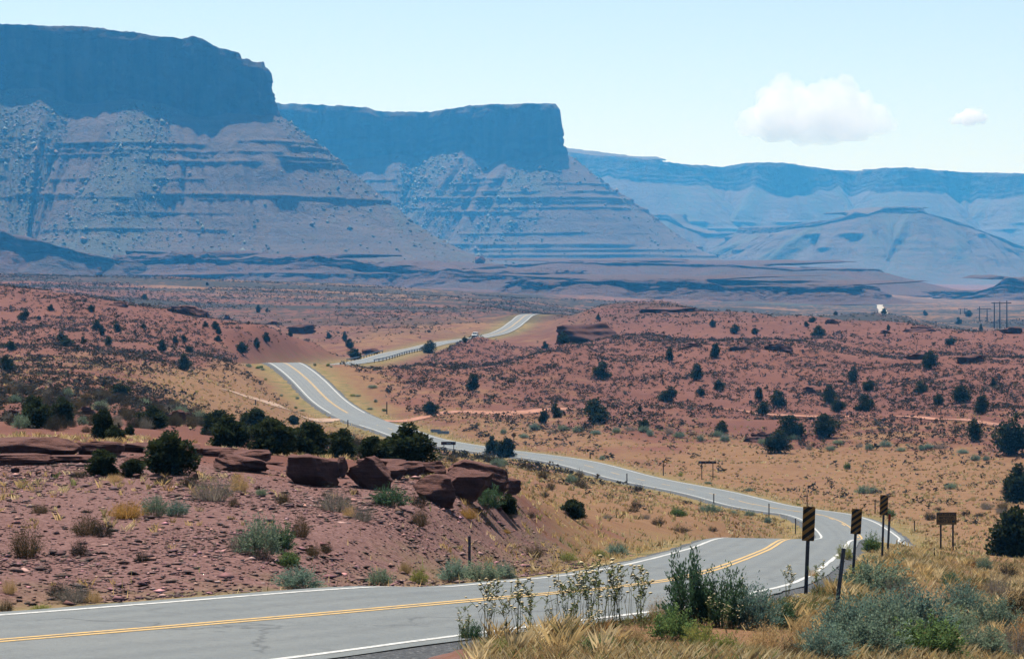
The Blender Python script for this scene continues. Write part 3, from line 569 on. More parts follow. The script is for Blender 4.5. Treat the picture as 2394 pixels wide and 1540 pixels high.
rock(612, 662, 1078, 1110, BM[8], 'small block in the gap left of the largest square boulder', d=95, thick=.8)
rock(666, 790, 1063, 1146, SLAB[4], 'largest square boulder with a black shaded front', d=88, thick=.8)
rock(778, 812, 1066, 1120, BM[5], 'narrow block added in the dark gap between the two largest boulders', d=92, thick=1.2)  # added block standing in for the dark gap between its neighbours
rock(793, 906, 1062, 1150, BM[0], 'wedge shaped boulder sloping down to the right of the largest one', d=88, thick=.9, tilt=.3)
rock(830, 948, 1071, 1100, SLAB[1], 'flat slab lying behind the wedge shaped boulder', d=97, thick=.6, cat='rock slab', name='flat_boulder', tilt=.1)
rock(880, 950, 1090, 1136, BM[4], 'low dark block right of the wedge shaped boulder', d=93, thick=.9)
rock(975, 1042, 1077, 1110, BM[6], 'small block under the biggest roadside juniper', d=96, thick=.9)
rock(1036, 1182, 1079, 1142, SLAB[2], 'long slab tipping down to the right at the end of the boulder row', d=None, thick=.55, tilt=.24, cat='rock slab', name='flat_boulder')
rock(1020, 1134, 1091, 1166, BM[7], 'oval boulder leaning on the long tipped slab', d=None, thick=.9, tilt=.25)
rock(958, 1062, 1108, 1176, BM[2], 'front boulder with a bright flat top near the dark cave', d=None, thick=.9, tilt=.12)
rock(1158, 1213, 1116, 1160, BM[3], 'last rounded boulder at the right end of the row', d=None, thick=1.0, tilt=.2)
_rb = sorted([(float(rng.uniform(20, 1190)), float(rng.uniform(0, 1))) for _ in range(30)])
for i, (x, q) in enumerate(_rb):
    yb = np.interp(x, [0, 300, 600, 900, 1200], [1104, 1110, 1142, 1160, 1186]) + 26*q - 6; wd = 9 + 22*(1 - q)*rng.random()
    rock(x - wd/2, x + wd/2, yb - wd*.62, yb, BM[i % 9], 'small fallen rock at the foot of the boulder row, %s from left' % NTH(i + 1), 'rock', name='fallen_rock', thick=.9, sink=.3, rz=float(rng.uniform(0, 3)), group='fallen rocks below the boulders')
for i, (x0, x1, yt, yb, lab) in enumerate([(0, 62, 955, 982, 'dark overhanging ledge behind the left junipers at the picture edge'), (172, 232, 948, 968, 'low red ledge between the left juniper group and the next tree'), (380, 434, 956, 986, 'humped dark rock behind the junipers above the boulder row'),
    (410, 448, 962, 980, 'flat pale-topped rock right of the humped dark rock'), (250, 300, 702, 716, 'dark ledge with a white top on the upper left hill'), (385, 488, 712, 736, 'long arched dark outcrop on the crest of the left hill'), (517, 545, 734, 746, 'small dark outcrop right of the long arched one'),
    (624, 650, 749, 758, 'tiny outcrop on the end of the left hill'), (672, 735, 756, 780, 'jagged dark outcrop at the right end of the left hill'), (1302, 1446, 754, 798, 'large rounded red outcrop crowning the hill right of the far road'),
    (1780, 1856, 800, 820, 'dark overhang on the peak of the right red hill'), (1590, 1650, 800, 812, 'thin ledge left of the right red hill peak'), (2112, 2170, 824, 840, 'ledge behind the juniper on the far right hill'), (2238, 2304, 828, 848, 'black shadowed overhang on the far right hill'),
    (2110, 2190, 758, 776, 'long broken ledge on the farthest right ridge'), (1928, 1962, 744, 756, 'small dark ledge on the crest of the farthest right ridge'), (1866, 1916, 902, 918, 'little overhang in the middle of the right red hill'), (2336, 2393, 762, 780, 'ledge at the right picture edge on the farthest ridge'),
    (1490, 1640, 718, 730, 'long thin ledge along the crest of the red ridge'), (1738, 1812, 1006, 1034, 'stepped grey rocks among the green bushes at the hill foot'), (1700, 1780, 806, 818, 'sloping ledge leading up to the right red hill peak'), (2050, 2090, 770, 780, 'small ledge left of the long broken ledge'),
    (1110, 1134, 599, 613, 'lone square rock knob at the end of the first butte slope')]):
    if yt < 640:
        dd = 4560; p = W((x0+x1)/2, yb, dd); o = obj('lone_rock', SLAB[0], None, (p[0], p[1], p[2] - 4), None, (17, 15, 15)); tag(o, lab, 'rock'); continue
    rock(x0, x1, yt, yb, LEDGE[i % 5] if i != 9 else BM[6], lab, 'rock outcrop', name='rock_outcrop', thick=.6 if i != 9 else .8, sink=.55, rz=rng.uniform(-.25, .25))
M_concrete = plain_mat('pale_concrete', (.62, .62, .58), .7, .1, 2)
for (x, y, wd, lab) in ((1018, 1009, 1.5, 'white concrete culvert block beside the road, the left one'), (1036, 1013, 1.9, 'white concrete culvert block beside the road, the right one')):
    p = hit(x, y); o = obj('culvert_block', MB().box(-.5, .5, -.3, .3, -.3, .42).box(-.52, .52, -.34, -.30, .28, .46).mesh('culvert_block', M_concrete), None, p, (0, 0, -.2), (wd, 1, 1.1)); tag(o, lab, 'concrete block')
p = hit(866, 826); tag(obj('flat_boulder', SLAB[0], None, p - [0, 0, .2], None, (5.5, 3, 2.0)), 'pale topped rock just above the far guard rail', 'rock slab')

# loose stones on the gravel slope
def stones(name, X, Y, size, mat, squash=.36):
    n_ = len(X); th = rng.uniform(0, 6.28, (n_, 6)); base = np.array([[1,0,0],[0,1,0],[-1,0,0],[0,-1,0],[0,0,1],[0,0,-.6]], float)
    rot = rng.uniform(0, 6.28, n_); c, s_ = np.cos(rot), np.sin(rot)
    V = base[None]*rng.uniform(.55, 1.2, (n_, 6, 1)); V[:, 4, :2] += rng.uniform(-.5, .5, (n_, 2)); V = np.stack([V[..., 0]*c[:, None] - V[..., 1]*s_[:, None], V[..., 0]*s_[:, None] + V[..., 1]*c[:, None], V[..., 2]*squash], -1)*size[:, None, None]
    V += rng.normal(0, .12, V.shape)*size[:, None, None]; V += np.stack([X, Y, gz(X, Y) + .12*size], -1)[:, None, :]
    f = np.array([[0,1,4],[1,2,4],[2,3,4],[3,0,4],[1,0,5],[2,1,5],[3,2,5],[0,3,5]]); Fc = (f[None] + 6*np.arange(n_)[:, None, None]).reshape(-1, 3)
    shade = rng.choice([.4, .75, 1.0, 1.5, 2.6], n_, p=[.28, .28, .22, .15, .07])[:, None]*np.array([[.21, .115, .102]])*rng.uniform(.85, 1.15, (n_, 3))
    return mesh(name, V.reshape(-1, 3), Fc, mat, cols=np.repeat(shade, 6, 0))
def scatter(n_, x0, x1, d0, d1, fn=None):
    u = rng.uniform((x0/S-512)/F, (x1/S-512)/F, n_); d = np.sqrt(rng.uniform(d0**2, d1**2, n_)); X = u*d
    k = np.ones(n_, bool)
    if fn is not None: k = fn(X, d)
    return X[k], d[k]
def look(G, X, Y):
    r = np.clip((np.log(Y) - lg[0])/dl, 0, NR-1).astype(int); j = np.clip(np.round(np.interp(X/Y, gu, np.arange(NC))).astype(int), 0, NC-1); return G[r, j]
M_cst = NT('stone_chips'); M_cst.col(M_cst.attr('Col').outputs['Color']); M_cst = M_cst.m
X, Y = scatter(90000, -80, 1700, 52, 118, lambda X, Y: (look(gv, X, Y) > .3 + .5*rng.random(len(X))) & (rng.random(len(X)) < np.clip(.6 + 1.2*fbm(X/3.5, Y/6, 3, 451), .22, 1)) & (look(RD, X, Y) > 4.6))
tag(obj('gravel', stones('gravel', X, Y, np.clip(rng.lognormal(-3.35, .65, len(X)), .015, .22), M_cst)), 'loose red and grey stones on the slope left of the near road', 'gravel', kind='stuff')
X, Y = scatter(9000, 300, 2393, 36, 130, lambda X, Y: (look(RD, X, Y) > 3.6) & (look(RD, X, Y) < 5.2))
_m = stones('roadside_gravel', X, Y, rng.uniform(.012, .04, len(X)), M_cst); _c = np.empty(len(_m.vertices)*4, np.float32); _m.color_attributes['Col'].data.foreach_get('color', _c); _c = _c.reshape(-1, 4); _c[:, :3] = (_c[:, :1]*np.array([[.5, .52, .56]])); _m.color_attributes['Col'].data.foreach_set('color', _c.ravel())
tag(obj('roadside_gravel', _m), 'dark gravel chips along the near road edge', 'gravel', kind='stuff')
# boulders lying on the far talus slopes
def talus(name, T, fan, count, lo, hi, lab, xr):
    q = T.shape[0]; i = rng.integers(int(q*.03), int(q*.93), count*4); j = rng.integers(0, T.shape[1]-1, count*4)
    P = T[i, j] + (T[i, j+1] - T[i, j])*rng.random((count*4, 1)); xd = (P[:, 0]/P[:, 1]*F + 512)*S
    k = (fan[i, j] < .02 + .5*rng.random(count*4)**3) & (xd > xr[0]) & (xd < xr[1]); P = P[k][:count]; n_ = len(P)
    size = np.clip(rng.lognormal(math.log(lo), .55, n_), lo*.6, hi)
    base = np.array([[1,0,0],[0,1,0],[-1,0,0],[0,-1,0],[0,0,1],[0,0,-.6]], float); V = base[None]*rng.uniform(.6, 1.2, (n_, 6, 1))*size[:, None, None] + rng.normal(0, .2, (n_, 6, 3))*size[:, None, None] + P[:, None, :] + np.array([0, 0, .25])*size[:, None, None]
    f = np.array([[0,1,4],[1,2,4],[2,3,4],[3,0,4],[1,0,5],[2,1,5],[3,2,5],[0,3,5]]); Fc = (f[None] + 6*np.arange(n_)[:, None, None]).reshape(-1, 3)
    c = np.where(rng.random((n_, 1)) < .7, [[.115, .13, .105]], [[.17, .12, .10]])*rng.choice([.55, .8, 1.0, 1.35], (n_, 1))
    tag(obj(name, mesh(name, V.reshape(-1, 3), Fc, M_cst, cols=np.repeat(c, 6, 0))), lab, 'boulders', kind='stuff')
talus('talus_boulders', T1, f1, 16000, 1.3, 7, 'scattered boulders and scrub on the slope below the first butte', (-60, 1150))
talus('talus_boulders', T2, f2, 9000, 1.8, 9, 'scattered boulders and scrub on the slope below the middle butte', (750, 1700))

# ------------------------------------------------------------------ plants
M_leaf = leaf_mat('foliage', .40); M_dry = leaf_mat('dry_stems', .55); M_bark = plain_mat('juniper_bark', (.11, .075, .055), .9, .4, 6)
def tri_leaves(P, D, L, Wd, r):
    """one narrow leaf triangle pair at each P along D"""
    n_ = len(P); D = D/(np.linalg.norm(D, axis=1)[:, None] + 1e-9); a = np.cross(D, r.normal(size=(n_, 3))); a /= np.linalg.norm(a, axis=1)[:, None] + 1e-9
    V = np.stack([P - a*Wd[:, None]*.3, P + D*L[:, None]*.5 + a*Wd[:, None]*.6, P + D*L[:, None], P + D*L[:, None]*.45 - a*Wd[:, None]*.6], 1)
    i = 4*np.arange(n_)[:, None]; return V.reshape(-1, 3), np.concatenate([i + [[0, 1, 2]], i + [[0, 2, 3]]], 0)
def blades(B, Tp, wd, r, mid_lift=.12):
    """bent tapering stems from B to Tp"""
    n_ = len(B); D = Tp - B; a = np.cross(D, r.normal(size=(n_, 3))); a /= np.linalg.norm(a, axis=1)[:, None] + 1e-9
    Mi = B + D*.5; Mi[:, 2] += mid_lift*np.linalg.norm(D[:, :2], axis=1)
    V = np.stack([B - a*wd, B + a*wd, Mi - a*wd*.7, Mi + a*wd*.7, Tp], 1); i = 5*np.arange(n_)[:, None]
    return V.reshape(-1, 3), np.concatenate([i + [[0, 1, 3]], i + [[0, 3, 2]], i + [[2, 3, 4]]], 0)
def join(parts):
    V = []; Fc = []; C = []; b = 0
    for v, f, c in parts: V.append(v); Fc.append(f + b); C.append(np.broadcast_to(c, (len(v), 3)) if np.ndim(c) == 1 or len(c) != len(v) else c); b += len(v)
    return np.concatenate(V), np.concatenate(Fc), np.concatenate(C)
def vary(c, n_, per, r, amt=.25):
    return np.repeat(np.array(c)[None]*r.uniform(1 - amt, 1 + amt, (n_, 1))*r.uniform(.93, 1.07, (n_, 3)), per, 0)
KIND = {  # stems, leaves per stem, leaf length, leaf width, leaf colours, stem colour, spread
 'sage':  (150, 24, .055, .016, [(0.221, 0.318, 0.202), (0.308, 0.395, 0.260), (0.164, 0.241, 0.164)], (0.231, 0.193, 0.144), 1.0),
 'teal':  (170, 26, .055, .014, [(0.193, 0.318, 0.241), (0.270, 0.385, 0.298), (0.144, 0.241, 0.183)], (0.193, 0.174, 0.135), 1.0),
 'green': (150, 24, .065, .018, [(0.150, 0.250, 0.080), (0.200, 0.300, 0.100), (0.100, 0.180, 0.060)], (0.180, 0.160, 0.100), .9),
 'dkgreen': (160, 26, .06, .016, [(0.099, 0.186, 0.087), (0.142, 0.239, 0.120), (0.065, 0.131, 0.065)], (0.152, 0.131, 0.099), .9),
 'lime':  (130, 20, .07, .015, [(0.307, 0.346, 0.077), (0.384, 0.384, 0.115)], (0.307, 0.250, 0.115), 1.0),
 'gold':  (520, 3, .07, .008, [(0.486, 0.276, 0.073), (0.389, 0.211, 0.056)], (0.503, 0.292, 0.089), 1.0),
 'straw': (320, 5, .06, .010, [(0.557, 0.371, 0.169), (0.423, 0.288, 0.135)], (0.574, 0.405, 0.203), .95),
 'olive': (300, 9, .05, .010, [(0.105, 0.083, 0.039), (0.143, 0.110, 0.055), (0.072, 0.061, 0.033)], (0.121, 0.083, 0.050), 1.0),
 'twig':  (300, 5, .05, .010, [(0.195, 0.176, 0.137), (0.130, 0.124, 0.098)], (0.260, 0.227, 0.195), 1.05),
 'dark':  (170, 14, .05, .013, [(0.050, 0.048, 0.032), (0.075, 0.062, 0.042), (0.040, 0.040, 0.030)], (0.060, 0.045, 0.035), 1.0)}
def bush_mesh(kind, seed):
    ns_, nl, ll, lw, lc, scol, spread = KIND[kind]; r = np.random.default_rng(seed)
    th = r.uniform(0, 2*math.pi, ns_); el = np.arcsin(r.uniform(.03, 1, ns_)**.8); lump = 1 + .16*vn(np.cos(th)*2 + seed, np.sin(th)*2 + el*1.5, seed)
    rad = r.uniform(.62, 1.04, ns_)*lump; Tp = np.stack([.5*rad*np.cos(el)*np.cos(th)*spread, .5*rad*np.cos(el)*np.sin(th)*spread, np.clip(rad*np.sin(el), .02, 1.1)], 1)
    br = r.uniform(.02, .22, ns_); B = np.stack([br*np.cos(th), br*np.sin(th), np.full(ns_, -.02)], 1)
    v1, f1_ = blades(B, Tp, .0035 if nl > 6 else .0038, r, .22); parts = [(v1, f1_, vary(scol, ns_, 5, r))]
    k = np.repeat(np.arange(ns_), nl); t_ = r.uniform(.35, 1.02, len(k))[:, None]
    D = (Tp - B)[k]; Mi = B[k] + D*.5; Mi[:, 2] += .22*np.linalg.norm(D[:, :2], axis=1)
    Pp = (1-t_)**2*B[k] + 2*t_*(1-t_)*(Mi*2 - (B[k]+Tp[k])*.5) + t_**2*Tp[k]; Pp += r.normal(0, .018, Pp.shape)
    Dl = D/np.linalg.norm(D, axis=1)[:, None] + r.normal(0, .55, D.shape) + np.array([0, 0, .35])
    v2, f2_ = tri_leaves(Pp, Dl, r.uniform(.6, 1.3, len(k))*ll, np.full(len(k), lw), r)
    cc = np.array(lc)[r.integers(0, len(lc), len(k))]*r.uniform(.8, 1.2, (len(k), 1)); parts.append((v2, f2_, np.repeat(cc, 4, 0)))
    V, Fc, C = join(parts); V[:, 2] = np.maximum(V[:, 2], -.02)
    return mesh(kind + '_bush', V, Fc, M_leaf if nl > 6 else M_dry, cols=C)
BUSH = {k: [bush_mesh(k, 500 + 10*i + j) for j in range(2)] for i, k in enumerate(KIND)}
def juniper_meshes(seed, lobes=16, leaves=170, tall=1.0, open_=0.0):
    r = np.random.default_rng(seed); C = []; 
    for k in range(lobes):
        z = r.uniform(.08, .82); wmax = .36*math.sin(math.pi*min(1, (z + .30)/1.22))**.6; a = r.uniform(0, 6.283); rr = wmax*math.sqrt(r.random())
        C.append((rr*math.cos(a), rr*math.sin(a), z, r.uniform(.15, .25)*(1 - .45*z)))
    C.append((0, 0, .88, .12)); C.append((.05, 0, .45, .27)); C.append((-.05, .03, .28, .27)); P = []; D = []
    for (x, y, z, s_) in C:
        m_ = int(leaves*(s_/.18)**1.5); d = r.normal(size=(m_, 3)); d /= np.linalg.norm(d, axis=1)[:, None]; P.append(np.array([x, y, z]) + d*(s_*r.uniform(.3, 1.15, (m_, 1)))*[1, 1, .9]); D.append(d + r.normal(0, .5, d.shape) + [0, 0, .5])
    P = np.concatenate(P); D = np.concatenate(D); n_ = len(P)
    k = P[:, 2] > .02 + .03*r.random(n_); P = P[k]; D = D[k]; n_ = len(P)
    V, Fc = tri_leaves(P, D, r.uniform(.05, .10, n_), r.uniform(.03, .055, n_), r)
    base = np.array([(.028, .044, .019), (.042, .060, .024), (.066, .080, .032), (.024, .036, .019)])[r.integers(0, 4, n_)]
    crown = mesh('crown', V, Fc, M_leaf, cols=np.repeat(base, 4, 0))
    mb = MB(); pts = [(0, 0, -.06), (.02, .01, .15), (-.015, .0, .35), (.01, .01, .6)]; mb.tube(pts, [.055, .042, .03, .012], 7)
    for (x, y, z, s_) in C[:9]:
        z0 = max(.05, z*.45); mb.tube([(0, 0, z0), (x*.5, y*.5, z0 + (z - z0)*.45), (x*.95, y*.95, z)], [.022, .014, .005], 5)
    return crown, mb.mesh('trunk', M_bark)
JUN = [juniper_meshes(900 + k, lobes=14 + 2*(k % 3), leaves=150) for k in range(6)]
JUNB = [juniper_meshes(950 + k, lobes=26, leaves=250) for k in range(4)]
ORD = 'first second third fourth fifth sixth seventh eighth ninth tenth eleventh twelfth thirteenth fourteenth fifteenth sixteenth'.split()
def juniper(x, yb, wd, ht, label, group, d=None, big=False, k=0):
    p = hit(x, yb) if d is None else at(x, d); q = p[1]/S/F
    e = obj('juniper_tree', None, None, p + [0, wd*q*.25, 0]); e.empty_display_size = .5
    e.location.z = float(gz(e.location.x, e.location.y)) if d is None else p[2]
    e.rotation_euler = (0, 0, rng.uniform(0, 6.28)); e.scale = (wd*q*1.12, wd*q*1.12, max(ht, wd*.7)*q*1.06)
    cr, tr = (JUNB if big else JUN)[k % (4 if big else 6)]
    obj('crown', cr, e); obj('trunk', tr, e); return tag(e, label, 'juniper', group)
TREES = [
 ('upper left red hill', 'on the upper slope of the left red hill', [(56,749,30,26),(91,747,11,11),(118,727,16,15),(212,730,20,16),(224,772,29,24),(238,784,18,22),(273,776,22,24),(335,767,13,14),(480,764,14,14),(502,769,24,18),(511,781,16,18)]),
 ('lower left red hill', 'along the foot of the left red hill', [(24,819,27,22),(145,803,35,28),(153,809,30,18),(194,802,15,16),(253,808,24,22),(379,821,24,27),(409,802,17,17),(429,799,16,18),(442,824,19,20),(509,798,20,9),(564,827,30,26),(600,815,18,24),(622,800,20,23)]),
 ('left brush flat', 'standing in the brush below the left red hill', [(15,868,40,38),(281,929,52,40),(430,865,34,37)]),
 ('behind the hill', 'on the plain beyond the left red hill', [(337,699,18,9),(484,667,9,8),(603,730,15,17),(624,728,8,10),(678,786,12,14),(768,791,15,14),(805,797,17,20)]),
 ('near the guard rail', 'close to the far guard rails', [(817,815,25,22),(828,840,34,26),(1004,825,42,28),(1086,800,13,15),(1274,815,17,18)]),
 ('between road and track', 'on the scrub slope right of the road dip', [(1104,913,38,37),(1004,970,43,26),(1270,990,27,30),(1299,976,30,33)]),
 ('upper right hill', 'on the upper slope of the right red hill', [(1316,803,28,28),(1406,886,46,40),(1565,845,25,33),(1628,889,35,38),(1672,838,28,34),(1995,894,35,36),(2031,914,35,30),(2153,918,35,28),(2176,863,44,41),(2322,905,16,22)]),
 ('track side', 'in the belt just above the right dirt track', [(1495,960,14,12),(1564,940,51,34),(1637,925,23,22),(1681,912,32,21),(1773,938,23,32),(1784,971,32,32),(1819,952,44,38),(1940,942,44,42),(1960,963,37,35),(2023,961,46,40),(2195,947,30,26),(2250,942,56,35),(2296,968,42,44)]),
 ('below the track', 'below the right dirt track by the grass', [(1393,991,75,58),(1505,1007,28,32),(1687,1012,35,28),(1849,1026,74,44),(1821,1058,70,36),(1928,1024,70,54),(2278,1031,46,52),(2372,1064,92,94)]),
 ('far right ridge', 'on the farthest red ridge at the right', [(1398,747,10,14),(1665,764,18,17),(1717,780,28,14),(1764,781,21,14),(1884,764,14,13),(1899,753,18,15),(1913,786,35,25),(1953,736,12,9),(2067,733,16,12),(2076,772,10,14),(2162,737,12,13),(2222,806,28,18),(2241,757,16,16),(2265,740,22,14),(2293,773,11,16)]),
]
_k = 0
for g, phrase, L in TREES:
    L = sorted(L)
    for i, (x, yb, wd, ht) in enumerate(L):
        sz = 'large' if wd > 45 else 'mid-sized' if wd > 24 else 'small'
        juniper(x, yb, wd, ht, f'{sz} juniper {phrase}, {ORD[i]} from left', 'junipers ' + phrase, k=_k); _k += 1
for i, (x, yb, wd, ht, d, lab) in enumerate([
 (84,1000,70,70,None,'wide juniper in the left group standing on bare red soil'), (72,972,44,46,None,'juniper half hidden behind the left group on bare red soil'), (143,992,60,62,None,'right hand juniper of the left group on bare red soil'), (239,1024,52,66,None,'juniper with a bare visible trunk right of the left group'),
 (352,1001,74,44,None,'low spreading juniper beside the humped dark rock'), (303,1016,24,22,None,'little round juniper between the bare trunk one and the spreading one'), (507,1019,84,50,None,'low wide juniper left of the pale side track'), (595,1016,78,60,None,'upright juniper in front of the pale side track'),
 (533,1050,104,54,118,'broad juniper rising behind the thin overhanging slab'), (718,1058,106,72,120,'bushy juniper behind the largest square boulder'), (800,1064,74,66,118,'juniper with bare grey twigs behind the wedge shaped boulder'), (630,1068,112,48,106,'olive tinted low juniper above the gap left of the largest boulder'),
 (954,1090,124,92,103,'biggest roadside juniper towering over the right boulders'), (872,1092,84,42,104,'dark skirt of juniper left of the biggest roadside one'), (394,1114,122,96,86,'big dark juniper growing out of the boulder row'), (684,991,30,20,None,'small juniper where the pale side track meets the road'),
 (1150,1062,34,42,None,'left juniper of the pair beside the mid road'), (1184,1068,44,42,None,'right juniper of the pair beside the mid road'), (1187,1204,50,46,None,'dark juniper at the right end of the boulder row'), (1339,1212,62,44,None,'solitary squat juniper on the grass below the mid road'),
 (2384,1176,70,88,None,'dark juniper at the right picture edge on the grass flat'), (2378,1302,124,112,None,'black juniper at the right picture edge behind the yellow sign'), (235,1120,84,44,85,'low juniper at the foot of the boulders left of the big dark one'), (310,1120,60,40,85,'small juniper squeezed against the big dark one'), (266,1029,50,26,None,'olive low juniper above the flat red slab')]):
    juniper(x, yb, wd, ht, lab, None, d=d, big=True, k=i)

